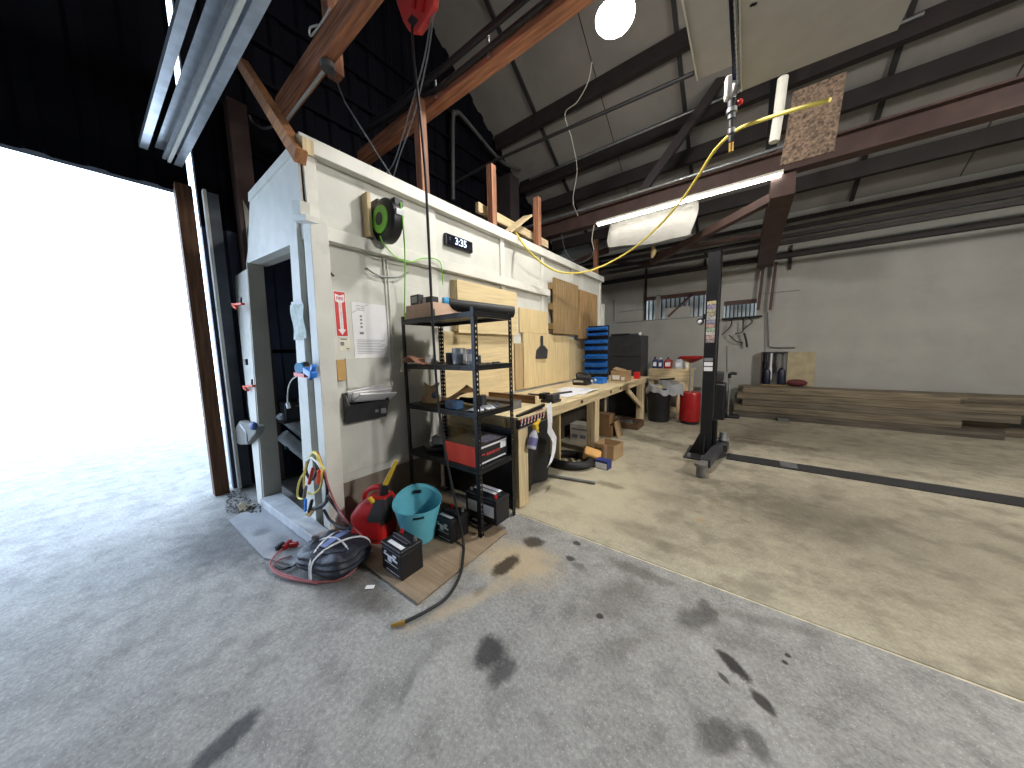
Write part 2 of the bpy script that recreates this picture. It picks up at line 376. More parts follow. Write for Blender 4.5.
part('rail', MB().box(GX, XR, FY-.07, FY-.002, pz-.04, pz+.05), M_dsteel, fw)
for px, top, bot in ((646, 262, 320), (600, 262, 283), (704, 250, 268), (788, 246, 270)):
    x = F(px, 290).x; part('batten', MB().box(x-.025, x+.025, FY-.03, FY-.001, F(px, bot).z, F(px, top).z), M_dsteel, fw)
for (x0, y0, x1, y1) in ((614, 300, 614, 322), (620, 312, 645, 309), (616, 323, 706, 316), (655, 297, 655, 320), (800, 290, 762, 294), (727, 372, 727, 346), (765, 300, 765, 375)):
    a, b = F(x0, y0, FY-.008), F(x1, y1, FY-.008); part('panel_joint', MB().bar(a, b, .014, .012, (0, 1, 0)), M_grey, fw)
# openings: corrugated translucent sheets behind the far wall with timber across
for i, (o, n) in enumerate(((o1, 13), (o2, 8))):
    w = thing('window_%d' % (i+1), ['slatted opening with a diagonal brace high on the far wall', 'small slatted opening beside the black lift post'][i], 'window', ((o[0]+o[1])/2, FY+.1, o[2]), kind='structure')
    part('backing', MB().box(o[0]-.05, o[1]+.05, FY+.3, FY+.34, o[2]-.1, o[3]+.1), mat('pale_sheet', (190, 190, 182), .7), w)
    for k in range(n):
        x = o[0]+(o[1]-o[0])*(k+.5)/n
        part('slat', MB().box(x-.012, x+.012, FY+.18, FY+.24, o[2], o[3]), M_dsteel, w)
    part('head_rail', MB().box(o[0], o[1], FY+.02, FY+.11, o[3]-.09, o[3]-.002), M_steel, w)
    if i == 0:
        part('brace', MB().bar((o[0]+.55, FY+.07, o[2]+.04), (o[0]+1.05, FY+.07, o[3]-.05), .05, .1, (0, 1, 0)), M_steel, w)
        part('mullion', MB().box(o[0]+.27, o[0]+.36, FY+.0, FY+.1, o[2], o[3]+.03), M_farwall, w)
        part('lower_panel', MB().box(o[0]+.48, o[1]-.3, FY+.03, FY+.06, o[2], o[2]+.26), M_farwall, w)
# rest of the shell behind and beside the camera
struct('wall_right', MB().box(XR, XR+.1, -5.2, 8.7, 0, 8), M_farwall, 'plain pale wall closing the shop on the lift side', 'wall')
mb = MB(); mb.box(GX, XR, -5.3, -5.2, 0, 8)
struct('wall_front', mb, M_farwall, 'plain wall behind the viewer', 'wall')
# gable doorway jamb
gj = thing('door_1', 'dark timber and white edged jamb of the open gable door', 'door', (GX+.05, .7, 0), kind='structure')
part('jamb_post', MB().box(GX-.02, GX+.1, .58, .7, 0, 3.2), wood('jamb_timber', (96, 66, 44), 'Z', .3), gj)
part('edge_strip', MB().box(GX+.05, GX+.12, .775, .80, .02, 3.2), M_whiteb, gj)
part('steel_guide', MB().box(GX+.04, GX+.075, .803, .9, 0, 3.2), mat('blue_grey_steel', (74, 80, 88), .5, .4), gj)
# horizontal door track
tk = thing('door_track', 'galvanised overhead door track running in below the dark roof', 'door track', (-2.6, .6, 3.25))
t0, t1 = P(262, 0, 'Z', 3.3), P(224, 75, 'Z', 3.3)
d = (t1-t0).normalized(); A, B = t0-d*1.2+Vector((0, -.085, .05)), t1+d*1.6+Vector((0, -.085, .05))
def off(p, y, z): return p+Vector((0, y+.03, z))
part('channel', MB().bar(off(A, .055, -.05), off(B, .055, -.05), .055, .004).bar(off(A, .082, 0), off(B, .082, 0), .004, .1).bar(off(A, .0, .05), off(B, .0, .05), .16, .004), M_chrome, tk)
part('lip', MB().bar(off(A, .0, -.03), off(B, .0, -.03), .022, .03), M_pvc, tk)
part('guide_rail', MB().bar(off(A, -.03, -.02), off(B, -.03, -.02), .025, .02), M_grey, tk)
part('hanger_angle', MB().bar(off(A, -.15, .03), off(B, -.15, .03), .05, .05), M_chrome, tk)
# ------------------------------------------------------------------ the white cabin (structure)
WX = -2.65
cs = thing('wall_cabin_side', 'long white boarded cabin wall behind the shelving and bench', 'wall', (WX, 3.9, 0), kind='structure')
YE = 6.76
part('upper_panel', MB().box(WX-.1, WX, 1.0, YE, .42, 2.96), M_white, cs)
part('lower_panel', MB().box(WX-.1, WX-.004, 1.0, YE, 0, .42), M_wallgrey, cs)
part('top_cap', MB().box(WX-.12, WX+.075, .98, YE+.05, 2.95, 3.06), M_whiteb, cs, bevel=.004)
part('ledge', MB().box(WX, WX+.075, 1.02, 4.46, 2.36, 2.46), M_whiteb, cs, bevel=.004)
for y, z0, z1 in ((1.05, .02, 2.95), (2.16, 1.75, 2.95), (3.3, 1.735, 2.95), (4.3, 2.1, 2.95), (5.35, 2.6, 2.95), (6.72, .9, 2.95)):
    part('batten', MB().box(WX, WX+.03, y-.04, y+.04, z0, z1), M_whiteb, cs, bevel=.003)
part('back_post', MB().box(WX-.05, WX+.05, YE+.06, YE+.16, 0, F(596, 305, YE+.1).z), M_whiteb, cs)
# panel board lapped over the wall near the corner
struct('trim_2', MB().box(WX+.001, WX+.016, 1.0, 2.0, .50, 2.13), M_white, 'white hardboard sheet lapped onto the cabin wall near the corner', 'wall panel', bevel=.002)
for y, z0, z1 in ((1.03, .5, 2.1), (1.085, .75, 2.13)):
    struct('trim_3', MB().box(WX+.017, WX+.032, y-.018, y+.018, z0, z1), M_greyjamb if y < 1.05 else M_white, 'narrow batten edging the hardboard sheet near the corner' if y < 1.05 else 'second narrow batten inside the hardboard sheet edge', 'trim')
cf = thing('wall_cabin_front', 'white cabin front with an open doorway, racked out of square', 'wall', (-3.4, 1, 0), kind='structure')
Y1 = 1.0
def Q(px, py, y=Y1): return P(px, py, 'Y', y)
lt = Q(252, 194); lb = Q(249.5, 252)
hd = MB().prism([lt, Vector((WX, Y1, lt.z)), Vector((WX, Y1, 2.36)), Q(288, 247), Q(248, 264), lb], (0, .09, 0)); hd.xf(Matrix.Translation((0, -.014, 0)))
part('header_panel', hd, M_whiteb, cf)
part('top_rail', MB().prism([lt+Vector((0, -.03, .0)), Vector((WX+.04, Y1-.03, lt.z)), Vector((WX+.04, Y1-.03, lt.z-.07)), lt+Vector((-.02, -.03, -.07))], (0, .028, 0)), M_whiteb, cf)
part('soffit', MB().prism([Q(248, 264)+Vector((0, .002, 0)), Q(288, 247)+Vector((.05, .002, 0)), Q(288, 247)+Vector((.05, .16, 0)), Q(248, 264)+Vector((0, .16, 0))], (0, 0, .03)), M_greyjamb, cf)
jt, jb = Q(247, 262, .98), P(264.6, 506, 'Z', 0)
jt2 = Vector((jt.x, jt.y+.135, jt.z)); jb2 = Vector((jb.x-.03, jb.y+.16, 0))
part('jamb_return', MB().prism([jt, jt2, jb2, jb], (-.03, 0, 0)), M_greyjamb, cf)
wt, wt2, wb = Q(234, 277, .97), Q(246.5, 269, .975), P(263, 506, 'Z', 0)
part('front_board', MB().prism([wt, wt2, wb+Vector((-.012, 0, 0)), wb+Vector((-.13, -.01, 0))], (0, .05, 0)), M_whiteb, cf)
part('side_plank', MB().prism([Q(236, 196, 1.06), Q(242, 195, 1.06), Q(250, 252, 1.06), Q(243, 252, 1.06)], (-.02, .08, 0)), M_greyjamb, cf)
part('brown_edge', MB().prism([Q(231.5, 150, 1.05), Q(233, 150, 1.05), Q(243, 290, 1.05), Q(240.5, 290, 1.05)], (0, .05, 0)), M_timberZ, cf)
# right posts of the doorway
part('door_post', MB().prism([Q(288.5, 225, .96), Q(296, 222, .96), Q(317, 531, .96), Q(306.5, 523, .96)], (0, .09, 0)), M_whiteb, cf, bevel=.003)
part('corner_post', MB().prism([Q(302.5, 222, .97), Q(309.5, 217, .97), Q(331, 536, .97), Q(324.5, 532, .97)], (0, .12, 0)), M_whiteb, cf, bevel=.003)
part('post_gap', MB().prism([Q(294, 222, 1.06), Q(305, 220, 1.06), Q(327, 530, 1.06), Q(315, 528, 1.06)], (0, .04, 0)), M_greyjamb, cf)
part('corbel', MB().prism([Q(291, 200, .93), Q(300, 200, .93), Q(300.5, 214, .93), Q(293, 215, .93)], (0, .06, 0)), M_white, cf)
part('corbel_cap', MB().prism([Q(291, 215, .9), Q(305, 214, .9), Q(306, 220, .9), Q(293, 221, .9)], (0, .08, 0)), M_whiteb, cf)
s0, s1 = P(266, 497, 'Z', 0), P(338, 562, 'Z', 0)
part('sill', MB().prism([(jb.x+.0, .80, 0), (-2.64, .84, 0), (-2.64, .96, 0), (jb.x, .98, 0)], (0, 0, .09)), mat('sill_cement', (188, 190, 194), .8, var=.15, scale=8, dirt=.3), cf, bevel=.006)
part('cabin_floor', MB().box(GX+.1, WX-.1, 1.1, 6.7, 0, .02), mat('dark_dirt', (52, 46, 42), .95, var=.3, scale=12), cf)
part('mezzanine_deck', MB().box(GX+.09, WX-.12, 1.15, YE, 2.85, 2.93), wood('deck_ply', (92, 74, 58), 'X'), cf)
# steel column and timber ceiling beams
struct('column', MB().box(-4.52, -4.36, 1.02, 1.18, 0, 4.15), M_steel, 'brown steel column standing behind the cabin front corner', 'column')
def hbeam(y0, y1, z0, z1, x0, x1, m, lab, nm='ceiling_beam'): return struct(nm, MB().box(x0, x1, y0, y1, z0, z1), m, lab, 'beam', bevel=.006)
bA = hbeam(1.36, 1.46, 4.0, P(338, 0, 'Y', 1.36).z, -4.1, 6, M_timberX, 'brown timber tie beam nearest the viewer with a round junction box')
zb = P(562, 0, 'Y', 2.27).z
bB = hbeam(2.27, 2.4, 4.0, max(4.14, min(zb, 4.25)), -4.2, 6, M_timberX, 'red-brown timber tie beam carrying black conduits past the red reel')
struct('ceiling_beam', MB().bar(P(243, 65, 'Y', 1.05), P(301, 157, 'Y', .95), .07, .09), wood('brace_timber', (176, 124, 84), 'X'), 'bare diagonal timber brace landing on the cabin corner', 'brace')
struct('timber_post', MB().box(-3.15, -3.03, 1.47, 1.57, 4.0, 6.0), M_timberZ, 'short brown timber post above the nearest tie beam', 'post')
struct('trim_4', MB().prism([Q(296, 134, .96), Q(302, 136, .96), Q(303, 152, .96), Q(297, 147, .96)], (0, .07, 0)), M_pineZ, 'short cut end of timber at the cabin top corner', 'timber block')
for px0, w, lab in ((424, .09, 'first brown timber stud standing on the cabin cap, by the red reel hose'), (493, .09, 'second brown timber stud on the cabin cap, above the clock'), (538, .09, 'third brown timber stud on the cabin cap, by the crossed planks'), (596, .08, 'last brown timber stud at the end of the cabin cap')):
    pyb = {424: 195, 493: 230, 538: 252, 596: 276}[px0]; g = P(px0, pyb, 'X', -2.72)
    top = {424: 4.0, 493: 3.86, 538: 3.86, 596: 3.85}[px0]
    struct('timber_stud', MB().box(-2.77, -2.68, g.y-w/2, g.y+w/2, 3.06, top), M_timberZ, lab, 'stud', group='studs above the cabin', bevel=.003)
# planks on the cabin roof
solo('wooden_plank', MB().bar(P(477, 207, 'X', -2.88), P(547, 245, 'X', -2.86), .05, .12), M_pineY, 'long pine plank lying along the cabin roof behind the studs', 'plank')
solo('wooden_plank', MB().bar(P(506, 233, 'X', -2.66), P(528, 216, 'X', -2.85), .14, .03), M_pineX, 'short pale plank laid crosswise under the yellow hose', 'plank')
solo('wooden_plank', MB().box(-2.95, -2.8, 2.3, 2.75, 3.065, 3.12), M_timberY, 'short brown timber offcut on the cabin roof beside the first stud', 'plank')
# roof steel: purlins, girder truss
def purlin(px, py, h, w, m, lab, y): 
    g = P(px, py, 'Y', y); return struct('ceiling_beam', MB().box(GX+.1, XR-.1, y-w/2, y+w/2, g.z-h/2, g.z+h/2), m, lab, 'beam')
purlin(585, 95, .26, .1, M_dsteel, 'upper dark steel purlin under the bright round lamp', 5.55)
purlin(640, 140, .24, .12, M_dsteel, 'lower dark steel purlin with a pale conduit along it', 6.45)
gg = P(660, 199, 'Y', 6.0)
gd = thing('ceiling_beam', 'brown steel girder with the long tube lamp below it', 'beam', (0, 6, gg.z), kind='structure')
part('web', MB().box(GX+.1, XR-.1, 5.99, 6.01, gg.z-.14, gg.z+.14), M_steel, gd)
part('flange', MB().box(GX+.1, XR-.1, 5.9, 6.1, gg.z+.12, gg.z+.145), M_steel, gd)
part('flange', MB().box(GX+.1, XR-.1, 5.9, 6.1, gg.z-.145, gg.z-.12), M_steel, gd)
struct('ceiling_beam', MB().box(GX+.1, XR-.1, 6.9, 7.0, rz(6.95)-.3, rz(6.95)-.05), M_dsteel, 'dark purlin just beyond the girder', 'beam')
struct('ceiling_beam', MB().box(GX+.1, XR-.1, 7.9, 8.0, rz(7.95)-.3, rz(7.95)-.05), M_dsteel, 'dark eaves purlin close to the far wall', 'beam')
for k, (a, b, y0, y1, w, lab) in enumerate((((640, 195), (727, 72), 6.0, 6.3, .13, 'dark diagonal truss brace rising from the girder to the purlins'), ((652, 262), (776, 196), 7.3, 6.1, .12, 'long diagonal brace dropping behind the insulation blanket'),
        ((608, 250), (545, 275), 7.0, 7.2, .1, 'dark short brace above the cabin end'), ((660, 252), (778, 232), 7.6, 7.6, .08, 'thin brown bar running below the diagonal brace'), ((610, 262), (660, 265), 7.8, 7.8, .06, 'brown bar near the far wall below the blanket'))):
    struct('truss_brace', MB().bar(P(*a, 'Y', y0), P(*b, 'Y', y1), w, w), M_steel if k else M_dsteel, lab, 'brace', group='roof truss braces')
struct('ceiling_beam', MB().bar(P(783, 185, 'Y', 5.85), P(765, 260, 'Y', 8.45), .26, .3), M_steel, 'broad brown sloping rafter running to the far wall', 'beam')
for px, lab in ((761, 'brown flat bar hanging down the far wall, nearer the lift post'), (773, 'brown flat bar hanging down the far wall, farther from the lift post')):
    a = F(px+3, 262, 8.5); b = F(px-3, 310, 8.5); struct('wall_strap', MB().bar(a, b, .05, .03, (0, 1, 0)), M_steel, lab, 'strap', group='brown bars on the far wall')
for k, z in enumerate((3.3, 3.45, 3.62, 3.8)): struct('eaves_rail', MB().box(-4.4, XR-.2, 7.6+.15*k, 7.68+.15*k, z, z+.06), M_dsteel, ['lowest','second lowest','third','topmost'][k]+' dark rail of the bars stacked below the far eaves', 'rail', group='dark rails below the eaves')
# ------------------------------------------------------------------ lamps
def disc_lamp(lc, nrm, r, strength, lab):
    t = thing('ceiling_light', lab, 'lamp', lc); nrm = V3(nrm).normalized(); a = nrm.orthogonal().normalized(); b = nrm.cross(a)
    prof = [(r, 0), (r*.98, .03), (r*.85, .06), (r*.55, .085), (0, .095)]; n = 32; mb = MB()
    vs = []; fs = []
    for (q, h) in prof: vs += [lc+nrm*h+(a*math.cos(2*PI*k/n)+b*math.sin(2*PI*k/n))*q for k in range(n)]
    for i in range(4): fs += [(i*n+k, i*n+(k+1) % n, (i+1)*n+(k+1) % n, (i+1)*n+k) for k in range(n)]
    mb.add(vs, fs); part('diffuser', mb, emit('lamp_white_%d' % strength, (255, 252, 246), strength), t, True)
    part('housing', MB().cyl(lc-nrm*.07, lc-nrm*.002, r*.5, r*1.02, 28), M_chrome, t, True)
    part('stem', MB().cyl(lc-nrm*.07, V3((lc.x, lc.y, zroof(lc.y)-.002)), .02), M_chrome, t)
V3 = Vector
disc_lamp(P(615, 16, 'Y', 3.05), (0, 0, -1), .165, 400, 'bright round disc lamp hanging under the sloping roof')
disc_lamp(V3((5.0, 2.9, 4.2)), (-.55, -.05, -.83), .35, 300, 'added unseen fill lamp over the far side of the lift bay')  # added fill lamp out of view, for broad light on wall and floor
la, lb2 = P(598, 221, 'Y', 5.85), P(781, 178, 'Y', 5.85); lz = (la.z+lb2.z)/2
def tube_light(name, x0, x1, y, z, lab, strength, along='X'):
    t = thing(name, lab, 'lamp', ((x0+x1)/2, y, z))
    if along == 'X':
        part('tube', MB().box(x0, x1, y-.025, y+.025, z-.03, z), emit('tube_white_%d' % strength, (255, 250, 240), strength), t)
        part('housing', MB().box(x0-.02, x1+.02, y-.05, y+.05, z+.001, z+.035), M_pvc, t)
    return t
tube_light('ceiling_light', la.x, lb2.x, 5.85, lz, 'long glowing tube lamp fixed along the brown girder', 20)
# ------------------------------------------------------------------ camera, world
cd = bpy.data.cameras.new('camera'); co = bpy.data.objects.new('camera', cd); C.objects.link(co)
cd.sensor_fit = 'HORIZONTAL'; cd.sensor_width = 36; cd.lens = 36*FPX/1024; cd.clip_start = .02; cd.clip_end = 200
Mx = Matrix((RX, UX, -FX)).transposed().to_4x4(); Mx.translation = CAM; co.matrix_world = Mx
sc = bpy.context.scene; sc.camera = co
w = bpy.data.worlds.new('world'); sc.world = w; w.use_nodes = True
bg = w.node_tree.nodes['Background']; bg.inputs[0].default_value = (.62, .78, 1., 1); bg.inputs[1].default_value = 6.3
for nm, loc, rot, sx, sy in (('gable_daylight', (GX-.15, -1.25, 1.6), (0, -PI/2, 0), 3.1, 3.8),):
    ld = bpy.data.lights.new(nm, 'AREA'); ld.shape = 'RECTANGLE'; ld.size = sx; ld.size_y = sy; ld.cycles.is_portal = True
    lo = bpy.data.objects.new(nm, ld); C.objects.link(lo); lo.location = loc; lo.rotation_euler = rot
sc.view_settings.view_transform = 'Standard'; sc.view_settings.look = 'None'; sc.view_settings.gamma = 1; sc.view_settings.exposure = 0
sc.view_settings.use_curve_mapping = False
try: sc.cycles.use_denoising = True
except Exception: pass
# ================================================================== THINGS
V = Vector
# ------------------------------------------------------------------ storage rack
RX0, RX1, RY0, RY1 = -2.54, -1.62, 1.68, 2.14
rk = thing('storage_rack', 'tall black steel storage rack with four shelves against the cabin wall', 'rack', ((RX0+RX1)/2, (RY0+RY1)/2, 0))
def rpost(x, y, sx, sy, z0):
    mb = MB(); w = .036; t = .0025; top = 1.83
    def flange(ax):
        e = .011
        for (a, b) in ((0, e), (w-e, w)):
            if ax == 'X': mb.box(x+sx*a, x+sx*b, y, y+sy*t, z0, top)
            else: mb.box(x, x+sx*t, y+sy*a, y+sy*b, z0, top)
        z = z0; 
        while z < top-.02:
            z1 = min(z+.024, top)
            if ax == 'X': mb.box(x+sx*e, x+sx*(w-e), y, y+sy*t, z, z1)
            else: mb.box(x, x+sx*t, y+sy*e, y+sy*(w-e), z, z1)
            z += .04
    if y == RY0: mb.box(x, x+sx*w, y, y+sy*t, z0, top)
    else: flange('X')
    flange('Y'); return mb
for x, y, sx, sy in ((RX0, RY0, 1, 1), (RX1, RY0, -1, 1), (RX0, RY1, 1, -1), (RX1, RY1, -1, -1)):
    part('post', rpost(x, y, sx, sy, .017 if y < 1.9 else .001), M_blk, rk)
SH = (1.80, 1.395, 1.025, .575)
for z in SH:
    mb = MB(); a, b, c, d = RX0+.004, RX1-.004, RY0+.004, RY1-.004
    mb.box(a, b, c, c+.02, z-.042, z).box(a, b, d-.02, d, z-.042, z).box(a, a+.02, c+.021, d-.021, z-.042, z).box(b-.02, b, c+.021, d-.021, z-.042, z)
    mb.box(a+.0, b-.0, c-.008, c-.001, z-.042, z-.025).box(b+.001, b+.008, c, d, z-.042, z-.025)
    s = part('shelf', mb, M_blk, rk, bevel=.002)
    part('shelf_board', MB().box(a+.021, b-.021, c+.021, d-.021, z-.012, z-.001), M_blk, s)
# --- on the top shelf
def carton(name, lab, x0, x1, y0, y1, z0, h, m=None, rot=0, group=None, cat='box', tape=True, flap=False):
    m = m or M_card; cx, cy = (x0+x1)/2, (y0+y1)/2
    t = thing(name, lab, cat, (cx, cy, z0), group)
    R = Matrix.Translation((cx, cy, 0)) @ Matrix.Rotation(rot, 4, 'Z') @ Matrix.Translation((-cx, -cy, 0))
    mb = MB()
    if flap:
        e = .006
        mb.box(x0, x1, y0, y1, z0, z0+e).box(x0, x1, y0, y0+e, z0, z0+h).box(x0, x1, y1-e, y1, z0, z0+h).box(x0, x0+e, y0+e, y1-e, z0, z0+h).box(x1-e, x1, y0+e, y1-e, z0, z0+h)
    else: mb.box(x0, x1, y0, y1, z0, z0+h)
    part('body', mb.xf(R), m, t, bevel=.004)
    if tape and not flap: part('lid_seam', MB().box(x0-.001, x1+.001, cy-.02, cy+.02, z0+h, z0+h+.001).xf(R), M_cardp, t)
    return t, R
carton('flat_box', 'flat pale cardboard carton, lower of two on the rack top', -2.5, -2.1, 1.70, 2.0, 1.801, .06, M_cardp, .05)
carton('flat_box', 'flat pale cardboard carton with a dark meter on it, upper of two', -2.5, -2.12, 1.71, 1.98, 1.862, .06, M_cardp, 0)
g = V((-2.38, 1.77, 1.8875))
def meter(x, y, z, w, h, d, lab, name='battery_tester'):
    t = thing(name, lab, 'tester', (x, y, z))
    part('case', MB().box(x-w/2, x+w/2, y, y+d, z, z+h), M_dplas, t, bevel=.008)
    part('screen', MB().box(x-w*.32, x+w*.32, y-.002, y-.0005, z+h*.25, z+h*.82), mat('lcd_grey', (150, 154, 150), .4), t)
    return t
meter(-2.41, 1.74, 1.923, .125, .095, .06, 'dark hand meter with a grey screen standing on the upper flat carton')
t = thing('small_box', 'small black and white printed box beside the hand meter', 'box', (-2.22, 1.8, 1.923))
part('body', MB().box(-2.36, -2.22, 1.78, 1.86, 1.923, 1.99), M_dplas, t, bevel=.003); part('label', MB().box(-2.35, -2.3, 1.778, 1.7795, 1.935, 1.98), M_label, t)
A0, B0 = P(448, 304.5, 'Z', 1.925), P(513, 312, 'Z', 1.875)
ta = P(441, 305, 'Z', 1.87); tb = P(517, 313, 'Z', 1.868)
t = thing('poster_tube', 'long black tube with a blue end cap lying across the rack top', 'tube', ((A0+B0)/2-V((0, 0, .07))))
dd = (B0-A0).normalized()
part('tube', MB().cyl(A0, B0, .055, n=24), M_rub, t, True); part('end_cap', MB().cyl(A0-dd*.05, A0-dd*.001, .06, n=24), mat('sky_blue_plastic', (60, 160, 220), .4), t, True, .004)
part('cap_label', MB().cyl(A0-dd*.053, A0-dd*.051, .035, n=20), M_label, t)
# --- second shelf
z = 1.396
mb = MB(); mb.sheet(lambda u, v: (-2.51+.3*u, 1.64+.25*v, z+.02+.035*math.sin(6*u)*math.sin(4*v+1)**2+.03*u*(1-u)*4), 12, 8, .006)
solo('shop_rag', mb, mat('pink_tan_cloth', (190, 140, 118), .95, var=.1, bump=.3), 'crumpled pinkish tan rag at the wall end of the second shelf', 'rag', smooth=True)
def can(x, y, r, h, m, lab, m2=None, z=z):
    t = thing('tin_can', lab, 'can', (x, y, z))
    part('body', MB().lathe([(r, 0), (r, h), (r*.93, h), (r*.93, h-.01), (0, h-.01)], (x, y, z), 24), m, t, True)
    part('rim', MB().lathe([(r*1.03, 0), (r*1.03, .006), (r*.9, .006), (r*.9, 0), (r*1.03, 0)], (x, y, z+h-.002), 24), M_chrome, t, True)
    part('label_band', MB().lathe([(r*1.01, h*.25), (r*1.01, h*.7)], (x, y, z), 24), m2 or m, t, True)
can(-2.25, 1.75, .04, .07, M_pvc, 'small white tub nearest the rag on the second shelf', M_label)
can(-2.08, 1.86, .052, .095, mat('dark_tin', (70, 72, 80), .4, .5), 'dark tin can between white tub and tall silver can', M_dplas)
can(-1.955, 1.83, .058, .13, M_chrome, 'tall silver can in the middle of the second shelf', mat('pale_blue_label', (170, 176, 190), .5))
can(-1.85, 1.94, .035, .07, M_dplas, 'small dark can tucked behind the tall silver can')
can(-1.77, 1.80, .046, .12, mat('lilac_tin', (150, 150, 168), .4, .4), 'grey lilac can beside the front post of the rack', M_label)
for i, (x, y) in enumerate(((-1.66, 1.87), (-1.68, 1.97), (-1.70, 2.04))):
    solo('metal_fitting', MB().lathe([(.02, 0), (.022, .012), (.012, .014), (.012, 0)], (x, y, z), 12), M_grey, ['first small metal ring from the front post on the second shelf', 'middle small metal ring by the rack post on the second shelf', 'last small metal ring near the rear post on the second shelf'][i], 'fitting', 'metal rings on the second shelf', smooth=True)
mb = MB().lathe([(.045, 0), (.047, .012), (.026, .08), (.028, .17), (.014, .2)], (-2.585, P(404, 360, 'X', -2.585).y, 1.32), 16, fn=lambda x, y, zz, a: (x*(1+.25*math.sin(3*a)), y, zz))
solo('hanging_cloth_cone', mb, mat('off_white_cloth', (196, 192, 176), .9, bump=.2), 'white cloth cone hanging at the wall corner of the second shelf', 'cloth', smooth=True)
# --- third shelf
z = 1.026
t = thing('paper_bag', 'standing crumpled brown paper bag on the third shelf', 'bag', (-2.36, 1.85, z))
def bagf(u, v):
    a = 2*PI*u; s = 1-.55*v; x = -2.37+.10*math.cos(a)*(1 if v < .5 else .9)+.02*math.sin(7*v+a); y = 1.84+.07*math.sin(a)*s
    return (x+.02*v, y, z+.003+.17*v*(1+.12*math.sin(2*a)))
part('bag', MB().sheet(bagf, 20, 6, .002), M_card, t)
solo('torn_carton', MB().sheet(lambda u, v: (-2.24+.34*u, 1.78+.24*v, z+.012+.13*(1-abs(2*u-1))*v+.1*u*u+.03*(1-v)*math.sin(5*u)**2), 6, 5, .006), mat('brown_carton', (140, 108, 72), .9), 'torn piece of brown carton leaning beside the paper bag', 'carton')
t = thing('small_box', 'small blue and black box at the front of the third shelf', 'box', (-1.95, 1.75, z)); part('body', MB().box(-2.02, -1.88, 1.71, 1.79, z, z+.065), mat('dull_blue_card', (64, 96, 134), .6), t, bevel=.003); part('label', MB().box(-2.0, -1.93, 1.708, 1.7095, z+.01, z+.055), M_dplas, t)
t = thing('hand_grinder', 'small black power tool lying on the third shelf behind the blue box', 'power tool', (-1.86, 1.93, z))
part('body', MB().tube([(-2.1, 1.97, z+.035), (-1.98, 1.95, z+.035), (-1.86, 1.94, z+.04), (-1.80, 1.93, z+.045)], [.022, .026, .034, .04], 14), M_plas, t, True); part('head', MB().cyl((-1.8, 1.93, z+.002), (-1.8, 1.93, z+.1), .045, .038), M_dplas, t, True); part('cable', MB().tube([(-2.1, 1.97, z+.035), (-2.18, 2.0, z+.02), (-2.22, 1.95, z+.008), (-2.15, 1.9, z+.008)], .005, 6, 6), M_rub, t, True)
for i, (x, y, r) in enumerate(((-1.72, 1.76, .2), (-1.71, 1.88, -.3), (-1.73, 2.0, .1))):
    solo('work_glove', MB().sheet(lambda u, v: (x-.06+.12*u+.01*math.sin(9*v), y-.045+.09*v, z+.004+.025*math.sin(PI*u)*abs(math.sin(5*v+r))), 8, 8, .004), M_label if i < 2 else M_ink, ['white crumpled glove at the front post end of the third shelf', 'white crumpled glove in the middle of the third shelf edge', 'grey crumpled glove near the rear post of the third shelf'][i], 'glove', 'gloves on the third shelf', smooth=True)
# --- fourth shelf
z = .576
t = thing('tool_box_carton', 'red and black printed carton sticking out of the fourth shelf', 'box', (-1.86, 1.93, z))
x0, x1, y0, y1, h = -2.04, -1.665, 1.70, 2.1, .17
part('body', MB().box(x0, x1, y0+.001, y1, z, z+h), M_plas, t, bevel=.004)
part('red_end', MB().box(x0-.001, x1+.0005, y0-.001, y0+.0005, z+.001, z+h-.002), mat('orange_red_card', (236, 66, 40), .55, var=.06), t, label='orange-red end of the carton')
part('top_label', MB().box(x0+.2, x1-.02, y0+.14, y1-.05, z+h+.0005, z+h+.0015), mat('lilac_print', (130, 128, 150), .7, var=.3, scale=40), t)
part('edge_strip', MB().box(x1+.0005, x1+.002, y0+.02, y1-.02, z+h-.03, z+h-.014).box(x1+.0005, x1+.002, y0+.03, y1-.03, z+.012, z+.026), M_label, t)
part('side_label', MB().box(x1+.0005, x1+.002, y1-.1, y1-.025, z+.085, z+h-.02), M_label, t)
part('lettering', text_mb('\u2022\u2022 aavance', .05, (x1+.001, (y0+y1)/2-.02, z+.085), (0, 1, 0), (0, 0, 1), .001, sx=1.1), mat('red_print', (214, 70, 70), .6), t)
t = thing('steel_pan', 'round silver pan at the wall end of the fourth shelf', 'pan', (-2.33, 1.86, z)); part('bowl', MB().lathe([(.09, 0), (.12, .045), (.125, .045), (.095, -.0), ], (-2.33, 1.86, z+.001), 28).lathe([(.0, .004), (.09, .004)], (-2.33, 1.86, z), 28), M_chrome, t, True); part('clutter', MB().obox((-2.31, 1.86, z+.09), (.12, .1, .09), (0, 0, .5)), M_grey, t, bevel=.02)
solo('dark_folder', MB().obox((-2.26, 2.0, z+.03), (.3, .14, .05), (0, 0, .1)), M_dplas, 'dark grey folder pile lying behind the silver pan', 'folder', bevel=.01)
